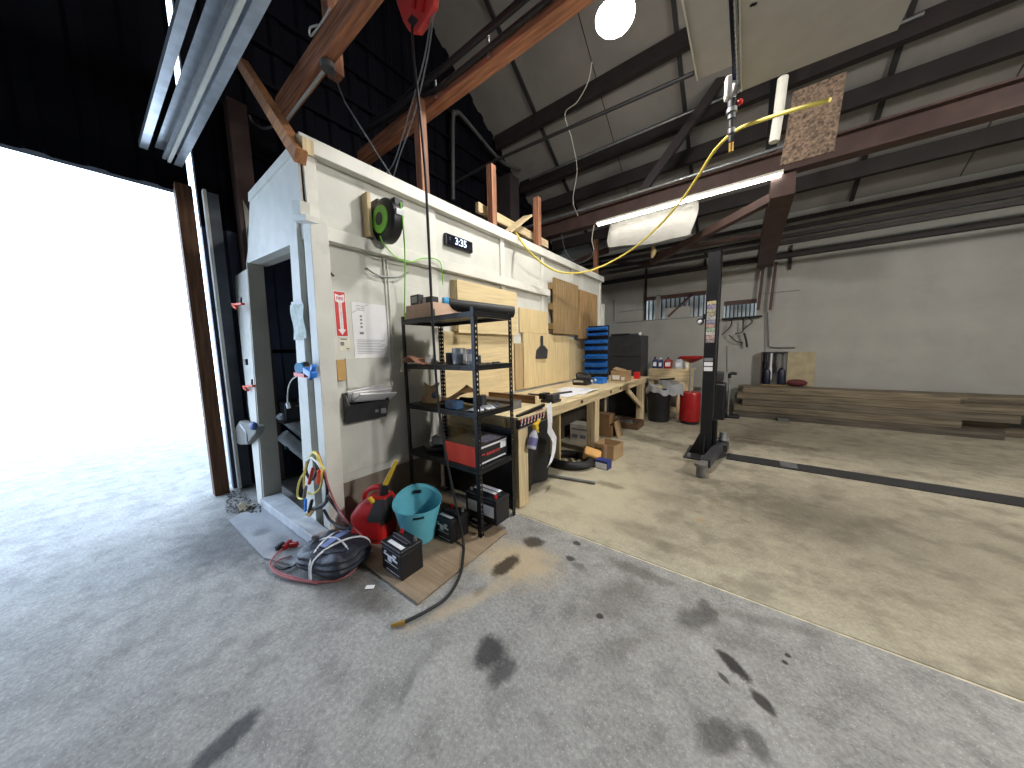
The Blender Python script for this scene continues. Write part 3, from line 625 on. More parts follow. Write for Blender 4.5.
# ------------------------------------------------------------------ batteries, bucket, can, board
BZ = .0165
solo('floor_board', MB().prism([(-2.62, .965, 0), (-1.49, .985, 0), (-1.51, 1.87, 0), (-2.62, 2.05, 0)], (0, 0, .016)), wood('dirty_ply', (146, 128, 106), 'X', .12, dirt=.5), 'stained plywood board on the floor under the batteries and bucket', 'board', bevel=.002)
def battery(lab, x0, x1, y0, y1, z0, h, big=False, front=True):
    t = thing('car_battery', lab, 'battery', ((x0+x1)/2, (y0+y1)/2, z0), 'car batteries by the rack')
    part('case', MB().box(x0, x1, y0, y1, z0, z0+h*.86), M_plas, t, bevel=.006)
    part('lid', MB().box(x0-.003, x1+.003, y0-.003, y1+.003, z0+h*.862, z0+h), M_plas, t, bevel=.006)
    part('vent_cap', MB().box(x0+.03, x1-.03, (y0+y1)/2-.015, (y0+y1)/2+.015, z0+h+.0005, z0+h+.014), M_dplas, t, bevel=.004)
    for k, m in ((0, M_red), (1, M_grey)):
        xx = (x0+.035) if (k == 0) != big else (x1-.035)
        yy = y1-.03 if not big else y0+.04
        part('terminal', MB().cyl((xx, yy, z0+h+.0005), (xx, yy, z0+h+.024), .014, .011, 14), m, t, True, label='red terminal' if k == 0 else 'grey terminal')
    w = x1-x0
    if big:
        part('top_label', MB().box(x0+.04, x1-.06, y0+.06, y1-.015, z0+h+.015, z0+h+.016), M_label, t)
        for a, b in ((.09, .42), (.5, .93)): part('side_label', MB().box(x0+w*a, x0+w*b, y0-.005, y0-.0035, z0+h*.28, z0+h*.72), M_label, t)
    else:
        part('top_label', MB().box(x0+w*.2, x1-.02, y0+.02, y0+.05, z0+h+.0005, z0+h+.0015), M_label, t)
        mb = MB()
        for (a, b, c, d) in ((.15, .75, .62, .68), (.35, .55, .45, .61), (.6, .85, .55, .62), (.2, .3, .72, .76), (.62, .8, .7, .78), (.2, .85, .38, .40), (.25, .9, .12, .14)): mb.box(x0+w*a, x0+w*b, y0-.005, y0-.0035, z0+h*c, z0+h*d)
        part('printed_mark', mb, M_label, t)
    mb = MB().tube([(x0+.02, (y0+y1)/2, z0+h-.01), (x0+.03, (y0+y1)/2, z0+h+.025), (x1-.03, (y0+y1)/2, z0+h+.025), (x1-.02, (y0+y1)/2, z0+h-.01)], .004, 6, 4)
    part('carry_strap', mb, M_dplas, t, True)
battery('black car battery at the front of the board, nearest the hose end', -1.95, -1.72, 1.03, 1.2, BZ, .2)
battery('black car battery between the blue bucket and the rack front post', -1.945, -1.75, 1.485, 1.672, BZ, .19)
battery('small dark battery under the large white-labelled one', -1.87, -1.65, 1.76, 1.95, BZ, .045)
battery('large black battery with white labels inside the rack', -1.90, -1.55, 1.79, 1.96, BZ+.066, .215, True)
bx, by = -2.04, 1.4
def bfn(x, y, zz, a): 
    k = zz/.33
    s = 1+.06*math.cos(2*(a-.9))*k
    return (x*s, y*s, zz+(.05*math.cos(a-2.545)+.012*math.cos(2*(a-2.545)))*max(0, k-.3)*1.43-.012*k)
prof = [(.118, 0), (.125, .02)]+[(.125+.05*k/10, .02+.31*k/10) for k in range(1, 11)]+[(.181, .33), (.180, .322), (.166, .315)]+[(.166-.05*k/8, .315-.3*k/8) for k in range(1, 9)]+[(0, .012)]
t = thing('plastic_bucket', 'light blue flexible tub bucket standing on the board', 'bucket', (bx, by, BZ))
part('tub', MB().lathe(prof, (bx, by, BZ), 40, fn=bfn), M_teal, t, True)
for sgn in (1, -1):
    ang = 2.545+(PI if sgn > 0 else 0)
    def slot(u, v):
        a = ang+(u-.5)*.5; zz = .282+.022*(v-.5); rr = (.125+.05*zz/.33)*(1.025 if sgn > 0 else .90)
        x, y, z2 = bfn(rr*math.cos(a), rr*math.sin(a), zz, a)
        return (bx+x, by+y, BZ+z2)
    part('handle_slot', MB().sheet(slot, 8, 1, .004), mat('slot_dark', (20, 40, 48), .8), t, label='dark handle slot')
part('paper_tag', MB().obox((bx-.03, by+.075, BZ+.12), (.05, .004, .07), (.3, 0, .2)), M_label, t)
# petrol can
gx, gy = -2.35, 1.2
t = thing('petrol_can', 'red plastic petrol can with a yellow spout by the cabin wall', 'petrol can', (gx, gy, BZ))
def sup(cx, cy, z0, z1, rx, ry, taper, n=36, m=14, e=4, fx=None):
    mb = MB(); vs = []; fs = []
    for i in range(m+1):
        v = i/m; zz = z0+(z1-z0)*v
        edge = min(1, ((1-(2*v-1)**8)**.25)+.0) if 0 < v < 1 else .86
        for k in range(n):
            a = 2*PI*k/n; c, s = math.cos(a), math.sin(a)
            r = (abs(c)**e+abs(s)**e)**(-1/e)
            tp = taper(v); x, y = rx*r*c*tp*max(edge, .86), ry*r*s*tp*max(edge, .86)
            if fx: x, y, dz = fx(x, y, v, a)
            else: dz = 0
            vs.append((cx+x, cy+y, zz+dz))
    for i in range(m):
        for k in range(n): l = (k+1) % n; fs.append((i*n+k, i*n+l, (i+1)*n+l, (i+1)*n+k))
    fs += [tuple(range(n-1, -1, -1)), tuple(m*n+k for k in range(n))]
    return mb.add(vs, fs)
rotg = Matrix.Translation((gx, gy, 0)) @ Matrix.Rotation(.45, 4, 'Z') @ Matrix.Translation((-gx, -gy, 0))
ctap = lambda v: 1-.02*v if v < .6 else .988-.36*((v-.6)/.4)**1.6
cshear = lambda x, y, v, a: (x+.075*max(0, v-.55)/.45, y, 0)
part('body', sup(gx, gy, BZ, BZ+.365, .15, .115, ctap, 44, 24, 7, cshear).xf(rotg), M_red, t, True)
part('handle', MB().tube([(gx-.08, gy, BZ+.31), (gx-.06, gy, BZ+.37), (gx+.0, gy, BZ+.41), (gx+.07, gy, BZ+.425), (gx+.1, gy, BZ+.40)], [.018, .022, .024, .026, .024], 12, 5).xf(rotg), M_red, t, True)
part('spout_collar', MB().cyl((gx+.1, gy, BZ+.35), (gx+.112, gy, BZ+.45), .034, .028).xf(rotg), M_plas, t, True)
sa = rotg @ V((gx+.112, gy, BZ+.435)); sb = P(396.5, 461, 'Y', 1.30)
part('spout', MB().tube([sa, sb], [.021, .013], 12), M_yel, t, True)
vq = P(369.5, 499, 'Y', 1.135); part('vent_cap', MB().cyl(vq-V((-.02, -.02, .03)), vq+V((0, 0, .012)), .018), M_yel, t, True)
def shell(a0, a1, v0, v1, k):
    def f(u, w):
        a = a0+(a1-a0)*u; v = v0+(v1-v0)*w; c, s = math.cos(a), math.sin(a); r = (abs(c)**7+abs(s)**7)**(-1/7)
        tp = ctap(v)*k; x, y = .15*r*c*tp, .115*r*s*tp; x, y, _ = cshear(x, y, v, a)
        return rotg @ V((gx+x, gy+y, BZ+.365*v+.006))
    return f
part('black_cover', MB().sheet(shell(-1.42, -.8, .5, .97, 1.04), 12, 8, .006), M_dplas, t, True)
part('black_side_cover', MB().sheet(shell(-.8, .1, .42, .98, 1.04), 12, 8, .006), M_rub, t, True)
# bundled bag
cx, cy = -2.27, .855
t = thing('bundled_bag', 'black quilted bag tied with white cords on the floor by the sill', 'bag', (cx, cy, 0))
def bf(x, y, v, a):
    k = 1+.015*math.sin(5*a+4*v)+.03*math.sin(26*v+1.2*math.sin(2*a))*math.sin(PI*v)
    return x*k, y*k, .012*math.sin(6*a)*v
rotb = Matrix.Translation((cx, cy, 0)) @ Matrix.Rotation(.3, 4, 'Z') @ Matrix.Translation((-cx, -cy, 0))
part('bag', sup(cx, cy, .013, .175, .205, .15, lambda v: .9+.18*math.sin(PI*min(1, v*.9+.05)) if v < .95 else .8, 64, 24, 5, bf).xf(rotb), mat('black_nylon', (38, 42, 54), .5, var=.2, scale=18, bump=.5), t, True)
def strap(x, tilt):
    pts = []
    for k in range(15):
        a = PI*k/14; pts.append(rotb @ V((cx+x+tilt*math.cos(a), cy-.178*math.cos(a), .02+.178*math.sin(a)**.55)))
    return MB().tube(pts, .0065, 8, 2)
part('cord', strap(-.06, .04), M_label, t, True); part('cord', strap(.07, -.08), M_label, t, True)
pts = [rotb @ V((cx-.2+.4*k/12, cy-.03+.04*math.sin(3*k/12), .02+.182*math.sin(PI*(k+.4)/12.8)**.4)) for k in range(13)]
part('cord', MB().tube(pts, .0065, 8, 2), M_label, t, True)
part('tag', MB().sheet(lambda u, v: rotb @ V((cx-.02+.05*u, cy-.09+.22*v, .2+.006*math.sin(PI*v))), 2, 8, .002), mat('blue_tag', (120, 136, 186), .5), t)
solo('white_card', MB().obox(P(370, 587, 'Z', .004), (.055, .03, .004), (0, 0, .7)), M_paper, 'small white card lying on the concrete in front of the board', 'card')
# ------------------------------------------------------------------ items hung on the cabin wall
HX = WX+.0175
t = thing('fire_sign', 'tall red fire extinguisher sign with a white down arrow', 'sign', (HX, 1.19, 1.64))
yc, sw = 1.192, .096
part('border', MB().box(HX, HX+.0015, yc-sw/2, yc+sw/2, 1.64, 2.005), M_paper, t)
part('red_field', MB().box(HX+.0016, HX+.0025, yc-sw/2+.006, yc+sw/2-.006, 1.647, 1.998), M_red, t, label='red field')
mb = MB(); n = HX+.0026
def poly(pts): mb.prism([(n, yc+a, b) for a, b in pts], (.0008, 0, 0))
poly([(-.036, 1.982), (0, 1.968), (.036, 1.982), (.036, 1.925), (.013, 1.912), (.013, 1.70), (.03, 1.70), (0, 1.655), (-.03, 1.70), (-.013, 1.70), (-.013, 1.912), (-.036, 1.925)])
part('arrow', mb, M_paper, t, label='white arrow pointing down')
mf = mat('sign_red_print', (176, 30, 40), .6)
part('lettering', text_mb('FIRE', .034, (n+.001, yc, 1.945), (0, 1, 0), (0, 0, 1), .0006, sx=.9, bold=.0006), mf, t)
for i, ch in enumerate('EXTINGUISHER'): part('letter', text_mb(ch, .017, (n+.001, yc, 1.902-.0172*i), (0, 1, 0), (0, 0, 1), .0006, sx=.9), mf, t)
t = thing('inspection_label', 'small cream label stuck below the red fire sign', 'label', (HX, 1.2, 1.53)); part('sheet', MB().box(HX, HX+.0012, 1.16, 1.245, 1.53, 1.63), mat('cream_paper', (222, 218, 196), .7), t); part('print', MB().box(HX+.0013, HX+.002, 1.175, 1.225, 1.617, 1.627), M_ink, t); part('print', MB().box(HX+.0013, HX+.002, 1.17, 1.2, 1.57, 1.6), M_ink, t); part('print', MB().box(HX+.0013, HX+.002, 1.215, 1.24, 1.54, 1.55), M_ink, t)
t = thing('paper_notice', 'large white printed notice on the cabin wall beside the fire sign', 'notice', (HX, 1.43, 1.466))
part('sheet', MB().box(HX, HX+.0012, 1.28, 1.59, 1.466, 1.93), M_paper, t)
mb = MB(); 
for z0 in (1.905, 1.885, 1.87): mb.box(HX+.0013, HX+.0018, 1.32, 1.39, z0-.004, z0)
for k in range(4): mb.box(HX+.0013, HX+.0018, 1.345, 1.365, 1.81-.03*k, 1.825-.03*k)
mb.box(HX+.0013, HX+.0018, 1.335, 1.37, 1.665, 1.685)
for k in range(9): mb.box(HX+.0013, HX+.0018, 1.305, 1.56-.02*(k % 3), 1.615-.014*k, 1.619-.014*k)
part('print', mb, M_ink, t)
part('cream_fold', MB().prism([(HX+.0019, 1.28, 1.835), (HX+.0019, 1.445, 1.93), (HX+.0019, 1.43, 1.93), (HX+.0019, 1.28, 1.845)], (.0005, 0, 0)), M_white, t)
solo('wood_patch', MB().box(WX+.033, WX+.045, 1.12, 1.185, 1.29, 1.455), mat('ochre_wood', (190, 152, 92), .7), 'small ochre wood rectangle fixed left of the white hatch', 'wood patch')
t = thing('wall_hatch', 'plain white square hatch panel above the letter holder', 'panel', (HX, 1.31, 1.21)); part('panel', MB().box(HX, HX+.012, 1.195, 1.445, 1.215, 1.468), M_white, t, bevel=.003); part('shadow_lip', MB().box(HX+.0, HX+.015, 1.19, 1.45, 1.205, 1.213), M_greyjamb, t)
t = thing('letter_holder', 'black wall letter tray stuffed with white papers', 'letter tray', (HX, 1.33, .93))
part('back', MB().box(HX, HX+.006, 1.15, 1.5, .935, 1.18), M_dplas, t, bevel=.002)
part('front', MB().prism([(HX+.045, 1.15, .935), (HX+.05, 1.15, .935), (HX+.115, 1.15, 1.09), (HX+.11, 1.15, 1.09)], (0, .35, 0)), M_dplas, t)
part('floor', MB().box(HX+.006, HX+.05, 1.15, 1.5, .93, .936), M_dplas, t)
for y in (1.15, 1.494): part('end', MB().prism([(HX+.006, y, .937), (HX+.045, y, .937), (HX+.11, y, 1.09), (HX+.06, y, 1.165), (HX+.006, y, 1.175)], (0, .006, 0)), M_dplas, t)
part('slot', MB().box(HX+.078, HX+.084, 1.38, 1.41, .99, 1.02).box(HX+.078, HX+.084, 1.43, 1.48, .97, 1.05), M_grey, t)
for i, (a, b, c, r) in enumerate(((.03, 1.18, .17, .1), (.06, 1.2, .12, -.12), (.085, 1.22, .09, -.06))):
    solo('paper_sheet', MB().obox((HX+a+.012*i, 1.335+.025*i, 1.155-.012*i), (.012, .31+.02*i, .13-.01*i), (.12-.13*i, .5+.22*i, r*.3)), M_paper, ['rearmost sheaf of white paper in the letter tray', 'middle sheaf of white paper sticking out of the letter tray', 'front sheaf of white paper folded over the letter tray edge'][i], 'papers', 'papers in the letter tray')
# clock
t = thing('wall_clock', 'black digital wall clock with glowing white digits', 'clock', (WX, 2.52, 2.64))
part('case', MB().box(WX+.002, WX+.045, 2.32, 2.73, 2.64, 2.765), M_plas, t, bevel=.012)
part('display', MB().box(WX+.0455, WX+.047, 2.335, 2.715, 2.652, 2.753), mat('clock_face', (12, 16, 28), .2), t)
me_ = emit('digit_glow', (205, 225, 255), 1.6)
part('digits', text_mb('3:35', .105, (WX+.048, 2.535, 2.703), (0, 1, 0), (0, 0, 1), .0008, sx=1., bold=.001), me_, t)
part('side_digits', text_mb('1:3', .03, (WX+.048, 2.375, 2.71), (0, 0, 1), (0, -1, 0), .0008), mat('dim_digit', (110, 110, 130), .5), t)
# hose reel
rc = P(388.5, 222, 'X', -2.47)
solo('bracket_plank', MB().box(WX+.003, WX+.09, 1.44, 1.475, 2.48, 2.83), M_pineZ, 'rough wooden bracket plank beside the green and black reel', 'plank', bevel=.004)
t = thing('hose_reel', 'black round hose reel with a lime green hub on the cabin wall', 'hose reel', (rc.x, rc.y, 2.5))
part('mount', MB().box(WX+.002, rc.x-.05, rc.y-.06, rc.y+.05, 2.56, 2.79), M_plas, t, bevel=.005)
part('drum', MB().lathe([(.0, -.07), (.14, -.07), (.172, -.05), (.177, 0), (.172, .03), (.14, .05), (0, .05)], rc, 36, 'Y'), M_plas, t, True)
part('hub', MB().lathe([(.0, -.012), (.105, -.01), (.11, 0), (0, 0.004)], rc+V((0, -.073, 0)), 32, 'Y'), M_green, t, True, label='lime green hub')
part('hub_badge', MB().lathe([(.0, -.004), (.05, -.003), (.05, 0), (0, .001)], rc+V((0, -.086, 0)), 24, 'Y'), M_plas, t, True)
part('outlet', MB().box(rc.x+.05, rc.x+.15, rc.y-.03, rc.y+.05, rc.z+.09, rc.z+.15), M_plas, t, bevel=.006)
part('badge_plate', MB().obox((rc.x+.172, rc.y-.005, rc.z+.03), (.02, .07, .05), (0, 0, 0)), M_chrome, t, bevel=.003)
part('hose', MB().tube([(rc.x+.155, rc.y+.02, rc.z+.12), P(403, 224, 'X', -2.3), P(405, 260, 'X', -2.45), P(404.5, 320, 'X', -2.56), P(404, 362, 'X', -2.565)], .006, 8, 8), M_green, t, True, label='thin green hose')
part('hose_loop', MB().tube([P(380, 236, 'X', -2.4), P(384, 244, 'X', -2.42), P(396, 257, 'X', -2.53), P(410, 262, 'X', -2.56), P(425, 258, 'X', -2.55), P(440, 262, 'X', -2.55), P(443, 285, 'X', -2.6)], .005, 8, 8), M_green, t, True)
solo('wall_wire', MB().tube([P(366, 268, 'X', WX+.02), P(380, 276, 'X', WX+.03), P(398, 277, 'X', WX+.03), P(408, 272, 'X', WX+.02)], .007, 8, 8), M_grey, 'grey wire sagging below the ledge under the reel', 'wire', smooth=True)
solo('wall_wire', MB().tube([P(316, 158, 'X', WX+.02), P(314, 178, 'X', WX+.02), P(312, 215, 'X', WX+.02)], .007, 8, 8), M_pvc, 'white wire running down the cabin corner under the cap', 'wire', smooth=True)
solo('wall_wire', MB().tube([P(316, 254, 'X', WX+.045), P(322, 264, 'X', WX+.045), P(334, 276, 'X', WX+.03)], .006, 8, 8), M_rub, 'short black wire on the cabin wall above the fire sign', 'wire', smooth=True)
for i, y in enumerate((1.60, 1.63)): solo('conduit_pipe', MB().tube([(WX+.02, y, 1.47 if i else 1.2), (WX+.02, y, 2.35)], .009, 8), M_white, ['white thin conduit running up behind the paper notice edge', 'second white thin conduit beside the first on the wall'][i], 'conduit', smooth=True)
# plywood on the wall
def ply(lab, y0, y1, z0, z1, x0, x1, m, nm='plywood_board'): return solo(nm, MB().box(x0, x1, y0, y1, z0, z1), m, lab, 'board', 'boards on the cabin wall', bevel=.002)
ply('upper pale plywood board standing proud above the rack tube', 2.40, 3.5, 1.71, 2.285, -2.57, -2.55, M_ply)
solo('wood_block', MB().box(-2.646, -2.572, 2.39, 2.47, 1.73, 2.285), M_pineZ, 'upright wood block behind the upper plywood board', 'block'); solo('wood_block', MB().box(-2.646, -2.572, 3.42, 3.49, 1.75, 2.25), M_pineZ, 'second wood block at the far edge of the upper plywood board', 'block')
ply('large pale plywood board behind the rack shelves', 2.2, 3.5, .93, 1.725, -2.645, -2.62, M_ply)
ply('small pale square plywood between the upper board and the thick dark panel', 3.66, 4.46, 1.76, 2.11, -2.645, -2.62, M_plyZ)
ply('plywood board with a black brush pan hanging on it', 3.72, 5.17, .93, 1.755, -2.625, -2.6, M_plyZ)
ply('narrow tan plywood strip beside the rack rear post', 3.52, 3.71, .93, 1.6, -2.645, -2.612, wood('tan_strip', (176, 152, 114), 'Z', .1))
ply('greyish plywood board next to the blue bins', 5.175, 6.3, .93, 1.69, -2.645, -2.625, wood('grey_ply', (186, 168, 130), 'Z', .1))
for y0, y1, z0, z1, m, lab in ((4.5, 5.385, 1.765, 2.655, M_plyd, 'thick dark brown wooden panel above the plywood with the brush pan'), (5.43, 6.3, 1.70, 2.6, wood('streaky_ply', (158, 128, 88), 'Z', .32), 'streaky brown wooden panel nearest the blue bins')):
    t = thing('wood_slab', lab, 'panel', (-2.55, (y0+y1)/2, z0), 'dark panels on the cabin wall'); part('face', MB().box(-2.56, -2.52, y0, y1, z0, z1), m, t, bevel=.003)
    for zz in (z0+.12, (z0+z1)/2, z1-.12): part('batten', MB().box(-2.645, -2.562, y0+.0, y1-.03, zz-.05, zz+.05), M_plyd, t)
t = thing('brush_pan', 'black hand scoop hanging on the plywood board', 'dustpan', (-2.59, 4.2, 1.35))
part('pan', MB().prism([(-2.597, 4.02, 1.37), (-2.597, 4.33, 1.36), (-2.597, 4.36, 1.5), (-2.597, 4.25, 1.57), (-2.597, 4.16, 1.57), (-2.597, 4.05, 1.5)], (.03, 0, 0)), M_dplas, t, bevel=.008); part('handle', MB().box(-2.595, -2.575, 4.17, 4.23, 1.565, 1.72), M_dplas, t, bevel=.006)
# ------------------------------------------------------------------ workbench
BT = .90
wbn = thing('workbench', 'long pine workbench along the cabin wall', 'workbench', (-2.1, 4.5, 0))
part('top', MB().box(-2.60, -1.6, 2.18, 6.82, BT-.022, BT), mat('bench_top', (206, 188, 150), .6, var=.16, scale=4, stretch=(8, .8, 8), dirt=.35), wbn, bevel=.002)
part('front_apron', MB().box(-1.69, -1.65, 2.42, 6.82, BT-.125, BT-.0225), M_pineY, wbn, bevel=.003)
part('end_apron', MB().box(-2.60, -1.79, 2.2, 2.24, BT-.2, BT-.023), M_pineX, wbn, bevel=.003)
for y in (2.25, 4.08, 6.58):
    part('leg', MB().box(-1.80, -1.651, y, y+.155, 0, BT-.023) if y < 3 else MB().box(-1.78, -1.652, y, y+.155, 0, BT-.127), M_pineZ, wbn, bevel=.004)
    part('leg', MB().box(-2.59, -2.46, y, y+.14, 0, BT-.023), M_pineZ, wbn)
part('brace', MB().bar(P(627, 390, 'X', -1.69), P(642, 407, 'X', -1.69), .04, .09), M_pineY, wbn)
part('brace', MB().bar((-2.48, 2.31, .83), (-1.82, 2.31, .12), .04, .07), M_pineX, wbn)
for px, py in ((582, 399), (611, 388), (620.5, 386)):
    g = P(px, py, 'X', -1.649); part('knot', MB().lathe([(0, .0), (.03, .001), (.03, .0)], (-1.6495, g.y, BT-.07), 14, 'X', fn=lambda x, y, zz, a: (x*1.3, y*.8, zz)), mat('knot', (70, 52, 36), .8), wbn)
# black sheet at bench end
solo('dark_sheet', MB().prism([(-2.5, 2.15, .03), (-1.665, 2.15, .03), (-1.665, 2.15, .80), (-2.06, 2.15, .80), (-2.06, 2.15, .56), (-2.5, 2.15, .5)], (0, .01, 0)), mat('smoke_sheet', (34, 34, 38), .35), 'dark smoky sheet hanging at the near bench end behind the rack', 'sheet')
z = BT+.001
t = thing('weathered_plank', 'weathered dark plank end lying across the bench near the rack', 'plank', (-2.2, 2.9, z)); part('board', MB().box(-2.55, -1.86, 2.86, 2.9, z, z+.09), wood('weathered', (112, 84, 58), 'X', .35), t, bevel=.004); part('cut_end', MB().box(-1.859, -1.855, 2.862, 2.898, z+.002, z+.088), M_pineZ, t)
t = thing('black_case', 'long black flat case at the rack end of the bench', 'case', (-2.1, 2.5, z)); part('body', MB().box(-2.4, -1.87, 2.45, 2.6, z, z+.085), mat('brownish_black', (44, 36, 38), .5), t, bevel=.006); part('end_trim', MB().box(-1.868, -1.86, 2.45, 2.6, z+.002, z+.083), M_grey, t)
t = thing('bench_vise', 'small black vice on the bench front edge', 'vise', (-1.76, 3.05, z))
part('base', MB().box(-1.86, -1.69, 2.98, 3.16, z, z+.03), M_plas, t, bevel=.005); part('jaw', MB().box(-1.9, -1.82, 3.0, 3.13, z+.031, z+.1), M_plas, t, bevel=.006); part('jaw', MB().box(-1.79, -1.7, 2.99, 3.15, z+.031, z+.095), M_dplas, t, bevel=.012)
part('screw', MB().cyl((-2.08, 3.06, z+.07), (-1.82, 3.06, z+.07), .013), M_dplas, t, True); part('tommy_bar', MB().cyl((-2.06, 3.0, z+.07), (-2.06, 3.12, z+.07), .006), M_grey, t, True)
def papers(x0, x1, y0, y1, ph): return MB().sheet(lambda u, v: (x0+(x1-x0)*u, y0+(y1-y0)*v, z+.006+.02*math.sin(3*u+ph)**2*math.sin(PI*v)), 10, 8, .002)
for i, a in enumerate(((-2.1, -1.75, 3.45, 4.0, 0), (-2.2, -1.85, 3.95, 4.4, 1), (-1.95, -1.68, 3.75, 4.35, 2))): solo('plastic_sheet', papers(*a), M_label, ['clear white sheet on the bench nearest the vice', 'white sheet on the bench nearest the wall boards', 'white sheet hanging near the bench front edge'][i], 'sheet', 'sheets on the bench', smooth=True)
solo('steel_rule', MB().obox((-1.9, 3.6, z+.035), (.3, .03, .02), (0, 0, 1.2)), M_dplas, 'dark thin bar lying on the white sheets', 'bar')
t = thing('power_tool', 'black and silver power tool standing by the blue bins', 'power tool', (-2.15, 4.85, z))
part('body', MB().box(-2.32, -2.06, 4.72, 4.95, z, z+.1), M_plas, t, bevel=.02); part('motor', MB().cyl((-2.26, 4.83, z+.12), (-2.05, 4.85, z+.12), .055, .05), M_dplas, t, True); part('plate', MB().box(-2.29, -2.12, 4.715, 4.719, z+.05, z+.085), M_chrome, t); part('handle', MB().tube([(-2.28, 4.83, z+.1), (-2.28, 4.83, z+.19), (-2.1, 4.84, z+.19), (-2.08, 4.84, z+.11)], .014, 10, 4), M_plas, t, True)
for i in range(2): part('knob', MB().ball((-2.02+.06*i, 4.83, z+.07+.02*i), .025), M_chrome, t, True)
t = thing('blue_tub', 'blue plastic tub on the bench below the bin rack', 'tub', (-2.02, 5.2, z)); part('tub', MB().box(-2.13, -1.93, 5.1, 5.3, z, z+.085), M_blue, t, bevel=.012); part('lid', MB().box(-2.14, -1.92, 5.09, 5.31, z+.0855, z+.1), M_blue, t, bevel=.004)
t, R = carton('carton', 'brown carton with a white label at the far end of the bench', -1.98, -1.68, 5.62, 5.85, z, .19); part('label', MB().box(-1.95, -1.82, 5.616, 5.6185, z+.03, z+.11).box(-1.79, -1.73, 5.616, 5.6185, z+.02, z+.08), M_paper, t); part('flap', MB().obox((-1.86, 5.74, z+.21), (.2, .15, .006), (.2, .25, 0)), M_card, t)
solo('red_box', MB().box(-1.74, -1.64, 6.2, 6.32, z, z+.13), M_red, 'small red box on the bench end by the brown carton', 'box', bevel=.006)
# blue bin rack
t = thing('bin_rack', 'black rack panel filled with rows of blue storage bins', 'bin rack', (-2.4, 5.85, z))
YB = 5.85; X0, X1 = P(585, 350, 'Y', 5.85).x, P(609, 350, 'Y', 5.85).x
part('panel', MB().box(X0, X1-.02, YB+.0, YB+.06, z, P(596, 326, 'Y', 5.85).z), M_blk, t)
for py, hh, n in ((328.5, .07, 4), (334, .065, 4), (341.5, .075, 4), (348, .08, 4), (356.5, .095, 3), (364, .12, 3), (371, .1, 3)):
    zc = P(596, py, 'Y', 5.75).z; w = (X1-X0-.04)/n; dpt = .12+.05*(py > 350)
    for k in range(n):
        a = X0+.03+w*k; b = a+w-.012
        part('bin', MB().prism([(a, YB-.002, zc-hh/2), (a, YB-dpt*.75, zc-hh/2), (a, YB-dpt, zc+hh*.12), (a, YB-dpt*.96, zc+hh*.14), (a, YB-.06, zc+hh*.2), (a, YB-.002, zc+hh*.5)], (b-a, 0, 0)), M_blue, t, bevel=.003)
    part('row_rail', MB().box(X0+.01, X1-.03, YB-.014, YB-.001, zc+hh/2+.002, zc+hh/2+.012), M_blk, t)
# tools on the bench front: magnetic bars, pliers, bottle
def barpt(px, py): return P(px, py, 'X', -1.615)
t = thing('tool_rack', 'double black tool bar fixed to the bench front by the near leg', 'tool rack', barpt(532, 416))
a, b = barpt(518.5, 417), barpt(545, 405); part('top_bar', MB().bar(a+V((-.015, 0, 0)), b+V((-.015, 0, 0)), .03, .03), M_blk, t)
a2, b2 = barpt(519, 428), barpt(546, 418); part('bottom_bar', MB().bar(a2+V((-.015, 0, 0)), b2+V((-.015, 0, 0)), .03, .022), M_blk, t); part('lip', MB().bar(a2+V((.004, 0, -.012)), b2+V((.004, 0, -.012)), .006, .008), M_grey, t)
part('back_plate', MB().prism([a+V((-.031, 0, 0)), b+V((-.031, 0, 0)), b2+V((-.031, 0, 0)), a2+V((-.031, 0, 0))], (-.003, 0, 0)), M_blk, t)
for i in range(8):
    u = (i+.6)/8.6; p = a.lerp(b, u)+V((.005, 0, -.02)); q = a2.lerp(b2, u)+V((.005, 0, .012)); s = .012
    t = thing('pliers', ['first', 'second', 'third', 'fourth', 'fifth', 'sixth', 'seventh', 'eighth'][i]+' red-handled pliers along the tool bar, counted from the rack', 'pliers', q, 'pliers on the tool bar')
    part('handle', MB().tube([p+V((0, -s*1.6, 0)), (p+q)/2+V((.003, -s*.6, 0)), q+V((0, s*.6, 0))], .0055, 6, 4), mat('pliers_red', (206, 96, 88), .5), t, True)
    part('handle', MB().tube([p+V((0, s*1.6, 0)), (p+q)/2+V((.004, s*.6, 0)), q+V((0, -s*.6, 0))], .0055, 6, 4), M_label, t, True)
sp = P(531, 449, 'X', -1.6); top = P(536.5, 421, 'X', -1.6); u = (top-sp); L_ = u.length; uu = u.normalized()
t = thing('spray_bottle', 'clear spray bottle with a yellow trigger hanging on the tool bar', 'spray bottle', sp)
def along(f, off=0): return sp+uu*L_*f+V((off, 0, 0))
part('bottle', MB().tube([along(0), along(.03), along(.45), along(.58), along(.68)], [.04, .047, .045, .03, .016], 18), mat('milky_plastic', (168, 172, 186), .3, var=.05), t, True)
part('label', MB().tube([along(.12), along(.40)], [.0478, .0466], 18), mat('violet_label', (104, 100, 150), .5, var=.2, scale=20), t, True)
part('trigger_head', MB().obox(along(.8), (.045, .05, .07), (.3, 0, 0)).obox(along(.78)+V((.0, .05, .04)), (.03, .07, .03), (.5, 0, 0)).obox(along(.62)+V((0, .055, .0)), (.014, .02, .06), (.5, 0, 0)), M_yel, t, bevel=.006)
pts = [P(549, 404, 'X', -1.6), P(549, 412, 'X', -1.6), P(549.5, 424, 'X', -1.6), P(549.5, 430, 'X', -1.6), P(553, 435, 'X', -1.6), P(555.5, 440, 'X', -1.6), P(554, 452, 'X', -1.6), P(551, 460, 'X', -1.6), P(548.5, 465, 'X', -1.6)]
ws = .045
